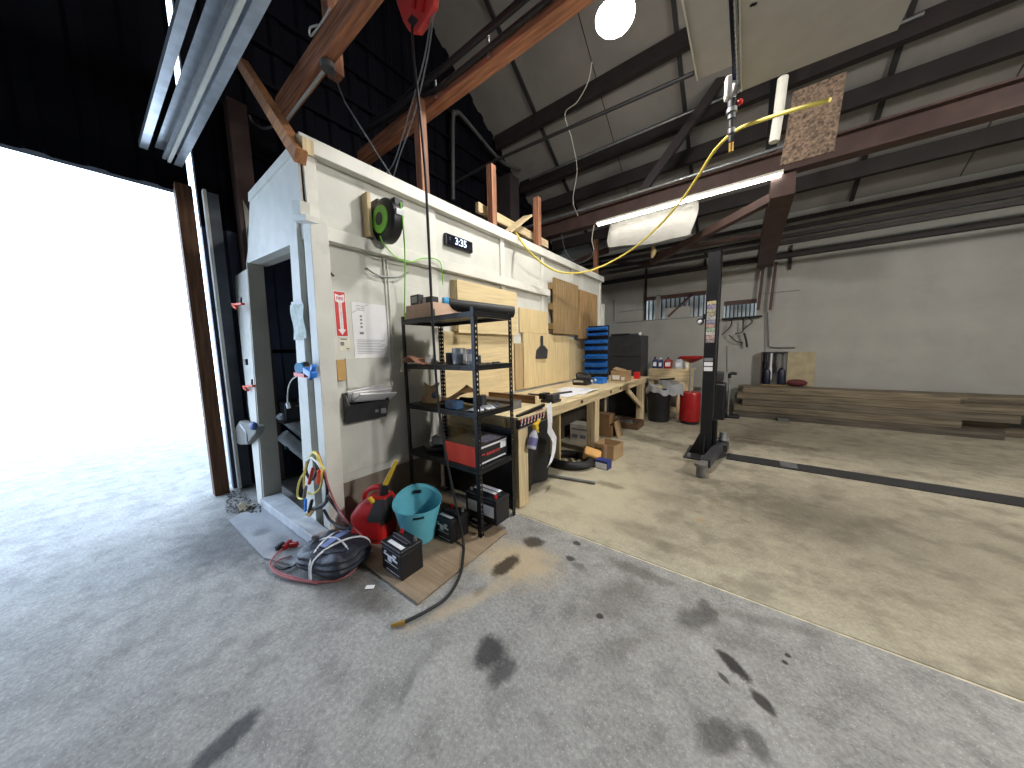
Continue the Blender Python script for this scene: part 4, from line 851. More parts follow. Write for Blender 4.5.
solo('hanging_strap', MB().sheet(lambda u, v: (lambda i, f: pts[i].lerp(pts[min(i+1, 8)], f)+V((.01*math.sin(8*u), (v-.5)*2*ws, (v-.5)*.03)))(min(7, int(u*8)), u*8-min(7, int(u*8))), 24, 2, .003), M_label, 'white twisted strap hanging from the bench front', 'strap', smooth=True)
# black cover under bench
mb = MB().sheet(lambda u, v: (-1.74-.35*u+.03*math.sin(14*v+3*u), 2.44+.3*v+.05*math.sin(6*u), .76-.74*u**.8), 14, 14, .01)
solo('black_tarp', MB().sheet(lambda u, v: (-1.75-.035*math.sin(11*v+2*u)-.05*u*u, 2.425+.5*v+.12*u*v, .765-.755*u), 14, 14, .012), M_rub, 'black plastic tarp hanging under the bench beside the spray bottle', 'tarp', smooth=True)
solo('plywood_board', MB().box(-2.3, -1.9, 3.5, 3.53, .001, .75), M_plyZ, 'plywood divider standing under the bench', 'board')
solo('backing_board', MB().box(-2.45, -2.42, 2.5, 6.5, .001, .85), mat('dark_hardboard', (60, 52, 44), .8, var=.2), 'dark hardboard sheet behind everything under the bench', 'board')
# under bench things
def ring(c, r, rr, n=40, tilt=0): return MB().tube([V((c[0]+r*math.cos(2*PI*k/n), c[1]+r*.8*math.sin(2*PI*k/n), c[2]+tilt*math.sin(2*PI*k/n))) for k in range(n)], rr, 12, closed=True)
tc_ = P(572, 464, 'Z', 0)
t = thing('rubber_tyre', 'black rubber tyre casing lying flat beside the bench', 'tyre', (tc_.x, tc_.y, 0)); part('tyre', ring((tc_.x-.03, tc_.y, .055), .27, .05), M_rub, t, True); part('tread_ring', ring((tc_.x-.03, tc_.y, .055), .318, .012), M_rub, t, True)
solo('crumpled_paper', MB().sheet(lambda u, v: (tc_.x-.12+.2*u, tc_.y-.09+.18*v, .012+.04*math.sin(5*u+3*v)**2), 8, 8, .003), mat('dirty_cloth', (160, 150, 128), .9), 'crumpled grey cloth inside the black tyre', 'cloth', smooth=True)
a, b = P(541, 474, 'Z', .02), P(595, 483, 'Z', .02); solo('steel_rod', MB().cyl(a, b, .017), M_grey, 'thin grey steel rod lying on the floor in front of the tyre', 'rod', smooth=True)
t, R = carton('cardboard_box', 'open brown cardboard box on the floor by the middle bench leg', -1.62, -1.33, 3.99, 4.29, 0.001, .2, None, -.12, flap=True)
part('tape', MB().box(-1.47, -1.43, 3.984, 3.989, .002, .2).xf(R), M_cardp, t); part('print', MB().box(-1.6, -1.5, 3.985, 3.988, .13, .14).box(-1.6, -1.5, 3.985, 3.988, .1, .11).xf(R), mat('brown_print', (96, 70, 46), .8), t)
t = thing('parts_box', 'small blue and white printed box in front of the cardboard box', 'box', (-1.38, 3.66, 0)); part('body', MB().obox((-1.38, 3.68, .055), (.17, .12, .108), (0, 0, -.1)), mat('navy_card', (38, 54, 120), .5), t, bevel=.003); part('label', MB().obox((-1.385, 3.618, .045), (.15, .003, .07), (0, 0, -.1)), M_label, t)
solo('orange_package', MB().obox(P(592, 455, 'Z', .1), (.22, .16, .12), (.4, .3, .4)), mat('tan_orange_card', (206, 156, 92), .8), 'tan crumpled package leaning between tyre and cardboard box', 'package', bevel=.02)
t = thing('white_carton', 'white printed carton standing in the shade under the bench', 'carton', (-2.1, 4.66, 0)); part('body', MB().box(-2.3, -1.97, 4.6, 4.85, 0.001, .27), mat('white_card', (206, 200, 190), .7), t, bevel=.004); part('print', MB().box(-2.27, -2.0, 4.596, 4.599, .18, .2).box(-2.24, -2.22, 4.596, 4.599, .17, .21).box(-2.26, -2.16, 4.596, 4.599, .04, .1).box(-2.12, -2.02, 4.596, 4.599, .04, .1), M_ink, t)
carton('carton', 'brown carton under the bench, the lower of two stacked', -2.05, -1.75, 5.05, 5.35, .001, .2, mat('shade_card', (140, 108, 74), .9)); carton('carton', 'brown carton under the bench, the upper of two stacked', -2.07, -1.8, 5.08, 5.35, .203, .17, mat('shade_card', (140, 108, 74), .9))
solo('leaning_board', MB().obox((-1.69, 5.2, .13), (.02, .25, .27), (0, -.25, 0)), M_card, 'flat cardboard piece leaning on the stacked cartons', 'cardboard')
t = thing('parts_tray', 'low dark brown tray under the far bench end', 'tray', (-1.75, 5.95, 0)); mb = MB(); e = .012; mb.box(-2.0, -1.52, 5.75, 6.2, 0.001, .012); 
for (a, b, c, d) in ((-2.0, -1.52, 5.75, 5.762), (-2.0, -1.52, 6.188, 6.2), (-2.0, -1.988, 5.762, 6.188), (-1.532, -1.52, 5.762, 6.188)): mb.box(a, b, c, d, .012, .12)
part('tray', mb, wood('dark_tray', (92, 70, 52), 'X'), t); part('contents', MB().obox((-1.8, 5.95, .06), (.25, .25, .09), (0, 0, .3)), M_grey, t, bevel=.01)
# ------------------------------------------------------------------ far end things
t = thing('steel_cabinet', 'dark steel drawer cabinet at the far end of the bench', 'cabinet', (-2.12, 7.2, 0))
x0, x1, y0, y1, hh = P(609, 350, 'Y', 6.9).x, P(641, 350, 'Y', 6.9).x, 6.9, 7.5, P(641, 335, 'Y', 6.9).z
part('body', MB().box(x0, x1, y0, y1, 0, hh), mat('charcoal_paint', (44, 45, 48), .45, .2), t, bevel=.006)
for k in range(4):
    zz = .04+k*(hh-.06)/4; d_ = part('drawer', MB().box(x0+.01, x1-.01, y0-.012, y0-.001, zz, zz+(hh-.06)/4-.012), mat('charcoal_paint', (44, 45, 48), .45, .2), t, bevel=.003)
    part('handle', MB().box((x0+x1)/2-.1, (x0+x1)/2+.1, y0-.022, y0-.0125, zz+.25, zz+.262), M_dplas, d_)
solo('cabinet_tray', MB().box(x0+.02, x0+.42, 6.95, 7.3, hh+.001, hh+.05), M_plas, 'flat black tray on the drawer cabinet top nearer the bins', 'tray', bevel=.006)
solo('cabinet_box', MB().box(x1-.33, x1-.08, 6.95, 7.25, hh+.001, hh+.04), M_dplas, 'flat dark box on the drawer cabinet top beside its outer edge', 'box', bevel=.006)
solo('white_cup', MB().lathe([(.03, 0), (.035, .06), (.03, .06), (.0, .05)], (x1-.05, 7.0, hh+.001), 14), M_pvc, 'small white cup on the corner of the drawer cabinet', 'cup', smooth=True)
t = thing('rubbish_bin', 'big black rubbish bin with a white liner bag', 'bin', (-1.39, 6.8, 0)); br, bh = .24, .69
part('bin', MB().lathe([(.19, 0), (.195, .02), (.215, .42), (.222, .43), (br, bh), (br+.012, bh), (br-.01, bh-.02), (.15, .1), (0, .1)], (-1.39, 6.8, 0), 28), M_rub, t, True)
part('liner_bag', MB().lathe([(br+.016, bh-.1), (br+.02, bh-.03), (br+.02, bh+.012), (br-.01, bh+.015), (.12, bh-.02), (0, bh-.04)], (-1.39, 6.8, 0), 36, fn=lambda x, y, zz, a: (x*(1+.05*math.sin(7*a)), y*(1+.05*math.sin(9*a)), zz+.035*math.sin(3*a+1)+.02*math.sin(8*a))), mat('liner_film', (150, 152, 154), .35, var=.1), t, True)
part('bag_tail', MB().sheet(lambda u, v: (-1.3+.36*u, 6.66-.03*math.sin(5*u), bh+.13*(1-u*.4)-.22*v+.03*math.sin(9*u)), 10, 6, .003), mat('liner_film', (150, 152, 154), .35, var=.1), t, True)
part('rubbish', MB().ball((-1.36, 6.77, bh-.01), (.1, .09, .045)), mat('yellow_rubbish', (206, 190, 96), .7), t, True, label='yellow rubbish')
t = thing('oil_drainer', 'red waste oil drainer with a dish on a pole', 'oil drainer', (-.79, 6.85, 0)); ox, oy = -.84, 6.86
part('tank', MB().lathe([(.15, .04), (.175, .06), (.18, .1), (.18, .58), (.165, .62), (.06, .64), (0, .64)], (ox, oy, 0), 30), M_redp, t, True)
part('base_ring', MB().lathe([(.16, .012), (.16, .04), (.12, .04)], (ox, oy, 0), 24), M_plas, t, True)
for k in range(3): part('caster', MB().cyl((ox+.15*math.cos(2.1*k+.5)-.012, oy+.15*math.sin(2.1*k+.5), .022), (ox+.15*math.cos(2.1*k+.5)+.012, oy+.15*math.sin(2.1*k+.5), .022), .021), M_plas, t, True)
part('pole', MB().cyl((ox-.01, oy-.05, .62), (ox-.01, oy-.05, 1.24), .018), M_chrome, t, True)
part('dish', MB().lathe([(.03, 0), (.1, .03), (.2, .085), (.21, .13), (.2, .13), (.18, .09), (.0, .03)], (ox-.01, oy-.05, 1.19), 30), M_redp, t, True)
part('hose', MB().tube([(ox-.12, oy-.1, .63), (ox-.2, oy-.1, .8), (ox-.22, oy-.1, .5), (ox-.2, oy-.12, .1)], .013, 8, 6), mat('tan_hose', (150, 110, 84), .6), t, True)
# crate behind
t = thing('wooden_crate_bench', 'rough pine crate bench against the far wall holding bottles', 'crate', (-1.25, 7.55, 0)); x0, x1 = P(649, 375, 'Y', 7.4).x, P(693, 375, 'Y', 7.4).x
zt = P(670, 369, 'Y', 7.4).z; part('top', MB().box(x0, x1, 7.4, 7.9, zt-.03, zt), M_pineX, t); part('front_board', MB().box(x0, x1, 7.36, 7.398, zt-.24, zt-.031), M_pineX, t)
part('side_board', MB().box(x1-.28, x1, 7.36, 7.39, .12, zt-.26), M_pineZ, t); part('side_board', MB().box(x0, x0+.1, 7.4, 7.85, .0, zt-.031), M_pineZ, t); part('leg', MB().box(x1-.08, x1, 7.4, 7.48, 0, zt-.031), M_pineZ, t); part('rail', MB().box(x0+.1, x1-.29, 7.36, 7.39, .1, .2), M_pineX, t)
def jug(px, m, w, h, lab, capm):
    g = P(px, 369, 'Y', 7.55); zz = zt+.001; t = thing('oil_bottle', lab, 'bottle', (g.x, 7.55, zz), 'bottles on the crate bench')
    part('body', sup(g.x, 7.55, zz, zz+h*.85, w, .05, lambda v: 1 if v < .7 else 1-.55*((v-.7)/.3), 24, 10), m, t, True); part('cap', MB().cyl((g.x, 7.55, zz+h*.82), (g.x, 7.55, zz+h), .02), capm, t, True); part('label', MB().box(g.x-w*.6, g.x+w*.6, 7.497, 7.4985, zz+h*.2, zz+h*.55), M_label, t); part('handle', MB().tube([(g.x+w*.5, 7.52, zz+h*.8), (g.x+w*1.0, 7.52, zz+h*.7), (g.x+w*.9, 7.52, zz+h*.5)], .01, 8, 4), m, t, True)
jug(655, mat('navy_plastic', (36, 44, 92), .4), .06, .26, 'navy blue oil bottle at the cabinet end of the crate bench', M_plas); jug(660.5, mat('navy_plastic', (36, 44, 92), .4), .05, .24, 'navy blue bottle with a white label, second on the crate bench', M_label)
jug(668, M_redp, .085, .25, 'red jug in the middle of the crate bench', M_plas); jug(678.5, mat('pale_jug', (176, 182, 190), .4), .08, .24, 'pale grey jug on the crate bench by the red dish', M_plas); jug(687, mat('cream_bottle', (216, 206, 170), .5), .04, .2, 'small cream bottle under the red dish', M_yel)
solo('pry_bar', MB().obox(P(667, 379, 'Y', 7.33), (.3, .03, .03), (0, -.1, 0)), M_plas, 'black bar tool fixed on the front of the crate bench', 'tool')
# lift post
lp = thing('lift_post', 'black two-post car lift column covered in warning stickers', 'car lift', (-.39, 4.95, 0))
X0, X1 = -.455, -.322; zt = 2.70
mb = MB().box(X0, X1, 4.80, 4.815, .02, zt).box(X0, X0+.012, 4.815, 5.06, .02, zt).box(X1-.012, X1, 4.815, 5.06, .02, zt).box(X0-.01, X0+.03, 5.06, 5.08, .02, zt).box(X1-.03, X1+.01, 5.06, 5.08, .02, zt)
part('column', mb, mat('lift_black', (30, 30, 34), .4, .3), lp, bevel=.003); part('top_plate', MB().box(X0-.02, X1+.02, 4.79, 5.09, zt+.001, zt+.012), M_blk, lp)
part('base_plate', MB().prism([(-.62, 4.62, 0), (-.3, 4.62, 0), (-.16, 5.0, 0), (-.16, 5.25, 0), (-.62, 5.25, 0)], (0, 0, .019)), M_dplas, lp)
part('gusset', MB().prism([(X0-.002, 4.86, .02), (X0-.13, 4.86, .02), (X0-.002, 4.86, .33)], (0, .012, 0)), M_blk, lp); part('gusset', MB().prism([(X0+.05, 4.798, .02), (X0+.05, 4.66, .02), (X0+.05, 4.798, .3)], (.012, 0, 0)), M_blk, lp)
for (x, y) in ((-.56, 4.68), (-.4, 4.67), (-.56, 5.18)): part('anchor_bolt', MB().cyl((x, y, .0195), (x, y, .06), .018, n=10), M_chrome, lp)
cols = [(176, 166, 130), (128, 120, 152), (160, 154, 136), (142, 136, 114), (166, 166, 168), (124, 122, 142), (158, 126, 120), (128, 150, 128), (176, 176, 172), (164, 138, 138), (142, 130, 130)]
zA, zB = P(712, 301, 'Y', 4.8).z, P(708, 343, 'Y', 4.8).z; hh = (zA-zB)/len(cols)
for k, c_ in enumerate(cols): part('sticker', MB().box(X0+.016, X1-.02, 4.7965, 4.7985, zA-hh*(k+1)+.004, zA-hh*k), mat('sticker_%d' % k, c_, .5, var=.35, scale=50), lp)
for a, b in ((358, 361), (362, 366), (367, 371)):
    part('sticker', MB().box(X0+.01, X1-.025, 4.7965, 4.7985, P(706, b, 'Y', 4.8).z, P(706, a, 'Y', 4.8).z), M_label if a > 360 else M_ink, lp, label='white sticker')
part('carriage', MB().box(X1+.001, X1+.05, 4.88, 5.04, .14, .5), M_blk, lp, bevel=.006)
arm = part('arm', MB().bar((X1+.1, 5.12, .13), (-.33, 4.22, .11), .1, .1), M_dplas, lp, bevel=.006); part('arm_tube', MB().bar((-.33, 4.35, .11), (-.355, 4.05, .105), .075, .075), M_grey, arm, bevel=.004)
part('pad_screw', MB().cyl((-.36, 4.03, .015), (-.36, 4.03, .13), .045), M_grey, arm, True); part('rubber_pad', MB().cyl((-.36, 4.03, .131), (-.36, 4.03, .165), .065), mat('pad_grey', (104, 102, 98), .7), arm, True)
part('arm_lock', MB().cyl((X1+.11, 5.12, .185), (X1+.11, 5.12, .3), .05, .045).cyl((X1+.11, 5.12, .2), (X1+.11, 5.12, .22), .075), M_chrome, arm, True)
part('second_arm', MB().bar((X1+.14, 5.12, .13), (X1+.13, 4.95, .12), .09, .09), M_dplas, lp)
t = thing('work_lamp', 'small clamp lamp fixed on the side of the lift column', 'lamp', (X0-.05, 4.9, 1.8)); part('shade', MB().cyl((X0-.06, 4.86, 1.83), (X0-.045, 4.94, 1.86), .045, .02), M_plas, t, True); part('bulb', MB().ball((X0-.062, 4.845, 1.825), .03), M_label, t, True); part('clamp', MB().box(X0-.04, X0-.002, 4.9, 4.95, 1.86, 1.93), M_plas, t)
t = thing('cable_ramp', 'flat dark steel cover strip running from the lift column across the floor', 'cover strip', (1.2, 5.0, 0)); part('cover', MB().prism([(-.15, 4.87, .0005), (2.7, 4.85, .0005), (2.7, 5.13, .0005), (-.15, 5.13, .0005)], (0, 0, .012)), mat('ramp_steel', (58, 58, 60), .5, .4, dirt=.3), t); part('ridge', MB().box(.4, .56, 4.9, 5.1, .0127, .018), M_grey, t)
t = thing('floor_stand', 'slim grey floor stand with a black hooked top near the far wall', 'stand', (-.24, 7.9, 0)); sx = P(729, 390, 'Y', 7.9).x; part('pole', MB().cyl((sx, 7.9, .02), (sx, 7.9, P(731, 378, 'Y', 7.9).z), .02), M_chrome, t, True); zz = P(731, 378, 'Y', 7.9).z; part('hook', MB().tube([(sx, 7.9, zz), (sx, 7.9, zz+.08), (sx+.05, 7.9, zz+.1), (sx+.12, 7.9, zz+.09)], .03, 8, 4), M_plas, t, True); part('base', MB().box(sx-.15, sx+.2, 7.75, 8.05, .0005, .05), M_plas, t, bevel=.01)
t = thing('floor_machine', 'black machine standing behind the lift column', 'machine', (-.45, 7.6, 0)); part('body', MB().box(-.62, -.3, 7.45, 7.8, .001, .75), M_plas, t, bevel=.03); part('head', MB().box(-.55, -.35, 7.5, 7.7, .76, .98), M_dplas, t, bevel=.02); part('hose', MB().tube([(-.6, 7.42, .9), (-.66, 7.4, .7), (-.62, 7.38, .4), (-.66, 7.38, .1)], .018, 8, 5), M_chrome, t, True)
# lumber pile
random.seed(3); n = 0
for L in range(5):
    for k in range(3):
        x0 = -.22+random.uniform(0, .22); x1 = x0+random.uniform(2.6, 3.9); y0 = 8.02+.16*k; hh = .13
        c_ = random.choice(((98, 90, 77), (116, 105, 87), (84, 78, 69), (108, 98, 82)))
        solo('timber_plank', MB().obox(((x0+x1)/2, y0+.07, .002+hh*L+hh/2), (x1-x0, .14, hh-.006), (0, 0, 0)), wood('old_plank_%d' % c_[0], c_, 'X', .3), ['bottom', 'second', 'third', 'fourth', 'top'][L]+' layer '+['front', 'middle', 'rear'][k]+' plank in the weathered timber pile', 'plank', 'planks in the timber pile', bevel=.004)
solo('grey_block', MB().box(*(lambda g: (g.x-.06, g.x+.1, 7.9, 8.0, 0.001, .06))(P(783, 400, 'Y', 7.95)), ), M_grey, 'small grey block on the floor against the timber pile', 'block', bevel=.004)
# hand tools on far wall
t = thing('tool_shelf', 'open wall rack of hanging hand tools above the timber pile', 'tool rack', F(774, 384)); a, b = F(763, 352, 8.45), F(786, 385, 8.45)
part('back', MB().box(a.x, b.x, 8.57, 8.595, b.z, a.z), mat('grey_pegboard', (128, 126, 120), .8), t); part('bottom', MB().box(a.x, b.x, 8.42, 8.569, b.z-.02, b.z), M_plyd, t); part('side', MB().box(a.x-.02, a.x-.001, 8.42, 8.569, b.z, a.z), M_steel, t); part('top', MB().box(a.x, b.x, 8.5, 8.569, a.z-.02, a.z), M_dplas, t)
w_ = b.x-a.x
for i, (u, r, h, m, lab) in enumerate(((.12, .035, .34, M_plas, 'black handled tool nearest the red edge of the wall tool rack'), (.24, .02, .5, M_dplas, 'thin dark tool second along the wall tool rack'), (.36, .03, .56, M_label, 'white handled tool in the wall tool rack'), (.5, .025, .42, M_plas, 'black tool in the middle of the wall tool rack'), (.64, .02, .5, M_grey, 'grey tool fourth from the white one in the wall tool rack'), (.88, .02, .48, M_grey, 'last grey tool in the wall tool rack'))):
    x = a.x+w_*u; t = thing('hand_tool', lab, 'hand tool', (x, 8.5, a.z-h-.03), 'tools in the wall rack'); part('shaft', MB().cyl((x, 8.53, a.z-h), (x, 8.53, a.z-.03), r*.6, n=10), m, t, True); part('grip', MB().cyl((x, 8.53, a.z-h-.02), (x, 8.53, a.z-h*.6), r, n=10), m, t, True)
for u, lab in ((.22, 'dark navy bottle at the red edge of the tool rack floor'), (.8, 'dark navy bottle at the far edge of the tool rack floor')):
    x = a.x+w_*u; t = thing('spray_can', lab, 'bottle', (x, 8.48, b.z), 'navy bottles in the tool rack'); part('can', MB().lathe([(.062, .001), (.066, .02), (.066, .25), (.04, .31), (0, .31)], (x, 8.495, b.z), 18), mat('ink_plastic', (24, 28, 52), .4), t, True); part('nozzle', MB().cyl((x, 8.495, b.z+.31), (x, 8.495, b.z+.35), .025), M_plas, t, True)
a2, b2 = F(788, 352, 8.57), F(800, 386, 8.57)
solo('plywood_sheet', MB().box(a2.x, a2.x+.42, 8.55, 8.58, b2.z, a2.z), mat('tan_sheet', (164, 152, 122), .7, dirt=.2), 'tan plywood sheet standing beside the wall tool rack', 'board')
solo('red_toolbag', MB().ball((F(797, 380, 8.45).x, 8.45, b2.z+.075), (.16, .07, .072)), mat('maroon_cloth', (92, 34, 38), .7), 'dark red bundle in front of the tan plywood sheet', 'bundle', smooth=True)
# rail of hanging cords
a, b = F(722, 319, 8.52), F(762, 316, 8.52); rl = thing('wall_rail', 'dark pipe rail on the far wall with cords hanging from it', 'rail', (a+b)/2); part('pipe', MB().cyl(a, b, .02), M_plas, rl, True)
for x in (a.x+.05, b.x-.05): part('bracket', MB().box(x-.012, x+.012, 8.52, 8.598, a.z-.02, a.z+.02), M_plas, rl)
for pts, lab in ((((722, 335), (728, 329), (731, 325), (732, 318)), 'short black cord curving from the far wall rail'), (((729, 335), (736, 341), (743, 343)), 'black cord draped low on the far wall below the rail'), (((743, 318), (743, 326), (742, 332), (735, 334)), 'black cord hanging from the middle of the far wall rail'), (((744, 333), (746, 340), (747, 347)), 'thick black cord end hanging lowest below the far wall rail'), (((743, 330), (752, 322), (749, 318)), 'thin black cord hanging from the outer end of the far wall rail')):
    solo('hanging_cable', MB().tube([F(*p, 8.5) for p in pts], .02 if 'thick' in lab else .012, 6, 6), M_rub, lab, 'cord', 'cords on the far wall rail', smooth=True)
solo('wall_conduit', MB().tube([F(768, 312, 8.57), F(769, 340, 8.57), F(771, 347, 8.57), F(795, 347.5, 8.57)], .012, 8, 4), M_grey, 'grey conduit turning along the far wall above the tool rack', 'conduit', smooth=True)
# ------------------------------------------------------------------ overhead things
t = thing('insulation_blanket', 'sagging white insulation blanket hung below the girder', 'insulation', P(655, 236, 'Y', 6.3)); xl, xr = P(613, 230, 'Y', 6.3).x, P(694, 215, 'Y', 6.3).x
zt1, zb1, zb2 = P(655, 206, 'Y', 6.3).z, P(620, 247, 'Y', 6.3).z, P(694, 237, 'Y', 6.3).z
part('blanket', MB().sheet(lambda u, v: (xl+(xr-xl)*u+.03*math.sin(5*v), 6.25-.07*math.sin(PI*v)*math.sin(PI*u)**.3, zt1+((zb1+(zb2-zb1)*u+.02*math.sin(9*u))-zt1)*v), 24, 12, .1), mat('white_insulation', (176, 175, 170), .7, var=.06, scale=10, bump=.6), t, True)
part('torn_edge', MB().sheet(lambda u, v: (xr-.75+.72*u, 6.18+.03*math.sin(17*u), zb2+.05+.17*v+.03*math.sin(11*u)), 24, 4, .02), mat('torn_foil', (176, 170, 158), .6, var=.4, scale=30, bump=1), t, True)
solo('hanging_scrap', MB().tube([P(653, 246, 'Y', 6.4), P(654, 252, 'Y', 6.4), P(652, 258, 'Y', 6.4)], [.03, .05, .02], 8), mat('tan_cloth', (176, 156, 110), .9), 'tan scrap of cloth hanging beneath the insulation blanket', 'scrap', smooth=True)
# overhead flat panels and air drop
z = 3.6
def O(px, py): return P(px, py, 'Z', z)
d_y = V((0, 1, 0))
def panel_from(p, q, lab, back):
    nm = thing('sheet_metal_cover', lab, 'panel', ((p.x+q.x)/2, (p.y+q.y)/2-.8, z), 'flat panels overhead')
    part('sheet', MB().prism([p, q, q+V((0, -back, 0)), p+V((.0, -back, 0))], (0, 0, .02)), mat('grey_white_sheet', (176, 174, 170), .5, var=.04), nm)
    part('edge_angle', MB().bar(p+V((.004, 0, .03)), p+V((.004, -back, .03)), .01, .08), M_pvc, nm)
    return nm
panel_from(O(697, 80), O(732, 66), 'narrow pale overhead panel beside the hanging chain', 2.6)
pn = panel_from(O(741, 91), O(741, 91)+V((.85, .05, 0)), 'wide pale overhead panel above the lift bay', 3.0)
for k in range(2): part('hole', MB().cyl(O(752+3*k, 5-k)+V((0, 0, -.001)), O(752+3*k, 5-k)+V((0, 0, .0)), .012), M_plas, pn)
solo('chain_guide', MB().box(O(738, 88).x-.035, O(738, 88).x+.005, .4, 3.35, z+.02, z+.09), mat('navy_steel', (40, 42, 70), .5, .3), 'dark steel guide rail between the two overhead panels', 'rail')
ch = thing('hanging_chain', 'steel chain running along the gap between the overhead panels', 'chain', O(737, 60)); mb = MB()
p0, p1 = O(738.5, 88)+V((0, 0, -.005)), O(742, 0)+V((0, 0, -.005)); p1 = V((p0.x, p1.y-.2, p0.z)); nl = 40
for k in range(nl):
    c_ = p0.lerp(p1, k/nl)+V((0, 0, -.012)); 
    mb.tube([c_+V((.008*math.cos(2*PI*j/8)*(1 if k % 2 else .2), .03*math.sin(2*PI*j/8), .008*math.cos(2*PI*j/8)*(.2 if k % 2 else 1))) for j in range(8)], .0035, 5, closed=True)
part('links', mb, M_chrome, ch, True)
yv = 3.3; t = thing('air_hose_coupler', 'steel air coupler and hose end dangling below the overhead panels', 'air coupler', P(731, 150, 'Y', yv))
def H(px, py): return P(px, py, 'Y', yv)
part('drop', MB().tube([H(736, 68), H(734, 90), H(732, 112), H(731.5, 122)], .011, 10, 3), M_dplas, t, True)
part('regulator', MB().obox(H(730, 88), (.07, .06, .17), (0, 0, .3)), M_pvc, t, bevel=.012); part('valve', MB().cyl(H(736, 85), H(731.5, 100), .03, .025), M_chrome, t, True); part('red_knob', MB().ball(H(740, 102), .022), M_red, t, True)
for a, b, r, m in ((100, 108, .03, M_dplas), (109, 113, .038, M_chrome), (114, 119, .028, M_grey), (120, 128, .022, M_dplas), (129, 134, .026, M_chrome), (135, 142, .02, M_dplas), (143, 152, .018, M_brass)): part('coupler_ring', MB().cyl(H(732-(a-100)*.02, a), H(732-(b-100)*.02, b), r), m, t, True)
solo('pvc_pipe', MB().tube([P(783, 78, 'Y', 4.5), P(778, 118, 'Y', 4.5), P(774, 142, 'Y', 4.5)], .045, 14), M_pvc, 'white plastic pipe hanging below the wide overhead panel', 'pipe', smooth=True)
solo('osb_sheet', MB().prism([P(793, 92, 'Y', 4.5), P(780, 166, 'Y', 4.5), P(780, 166, 'Y', 4.5)+V((.4, 0, .0)), P(793, 92, 'Y', 4.5)+V((.38, 0, 0))], (0, .02, 0)), mat('osb', (104, 86, 70), .8, var=.5, scale=40), 'flaky chipboard sheet hanging at the girder end', 'board')
solo('dark_post', MB().box(*(lambda g: (g.x-.06, g.x+.06, 5.95, 6.05, gg.z+.15, zroof(6.06)-.005))(P(773, 120, 'Y', 6.0))), M_blk, 'black upright post above the girder end behind the white pipe', 'post')
# yellow hose across the shop
yp = [(830, 100, 3.0), (800, 108, 3.1), (765, 119, 3.3), (737, 130, 3.45), (715, 150, 3.8), (697, 178, 4.2), (680, 202, 4.6), (655, 230, 5.0), (628, 252, 5.2), (600, 267, 5.1), (578, 273, 4.7), (556, 271, 4.2), (537, 259, 3.75), (524, 245, 3.45)]
pts = [P(a, b, 'Y', c_) for a, b, c_ in yp]+[P(516, 237, 'X', -2.72)+V((0, 0, .05)), P(512, 234, 'X', -2.9)+V((0, 0, .03))]
solo('yellow_air_hose', MB().tube(pts, .014, 10, 8), M_yhose, 'long yellow hose draped from the cabin roof across the shop', 'hose', smooth=True)
solo('lamp_wire', MB().tube([P(592, 62, 'Y', 4.8), P(588, 82, 'Y', 4.8), P(577, 102, 'Y', 4.9), P(565, 114, 'Y', 5.0), P(572, 140, 'Y', 5.3), P(577, 170, 'Y', 5.6), P(573, 200, 'Y', 5.8), P(578, 216, 'Y', 5.8)], .007, 6, 8), M_pvc, 'thin white wire dropping from near the disc lamp to the girder', 'wire', smooth=True)
solo('lamp_wire', MB().tube([P(594, 225, 'Y', 5.8), P(592, 240, 'Y', 5.9), P(594, 250, 'Y', 6.0)], .007, 6, 6), M_pvc, 'short white wire hanging at the cabin end of the tube lamp', 'wire', smooth=True)
solo('lamp_wire', MB().tube([P(561, 232, 'Y', 6), P(566, 252, 'Y', 6), P(577, 263, 'Y', 6), P(590, 258, 'Y', 6.0), P(594, 250, 'Y', 6.0)], .007, 6, 6), M_grey, 'grey wire looping beside the last cabin stud', 'wire', smooth=True)
# conduits
gz = gg.z+.17; solo('steel_conduit', MB().tube([(-4.3, 5.88, gz), (.1, 5.88, gz), (.35, 5.88, gz+.12), (.4, 5.88, gz+.6)], .022, 10, 5), M_chrome, 'pale steel conduit running along the girder top', 'conduit', smooth=True)
pz_ = P(640, 133, 'Y', 6.35).z; solo('steel_conduit', MB().tube([(-4.2, 6.35, pz_), (1.5, 6.35, pz_)], .02, 10), M_chrome, 'pale steel conduit along the lower purlin', 'conduit', smooth=True)
pa, pb = P(439, 191, 'X', -2.9), P(694, 73, 'Y', 5.3); pm = P(494, 160, 'Y', 4.3); pa.z = pb.z = pm.z = (pb.z+pm.z)/2
solo('black_pipe', MB().tube([P(445, 188, 'Y', 4.2), P(494, 161, 'Y', 4.6), P(694, 73, 'Y', 4.6)], .025, 10), M_rub, 'thin dark pipe crossing under the roof from the cabin to the panels', 'pipe', smooth=True)
solo('steel_conduit', MB().tube([P(453, 200, 'X', -4.4), P(453, 120, 'X', -4.4), P(456, 114, 'X', -4.4), P(463, 117, 'X', -4.4), P(500, 160, 'X', -4.4), P(520, 170, 'X', -4.3)], .035, 10, 5), mat('dull_conduit', (92, 92, 92), .5, .4), 'dull grey bent conduit rising on the dark gable above the cabin', 'conduit', smooth=True)
solo('dark_duct', MB().box(-4.5, -3.9, 5.2, 5.5, 3.1, 5.0), M_dsteel, 'dark boxed duct standing on the cabin roof against the gable', 'duct')
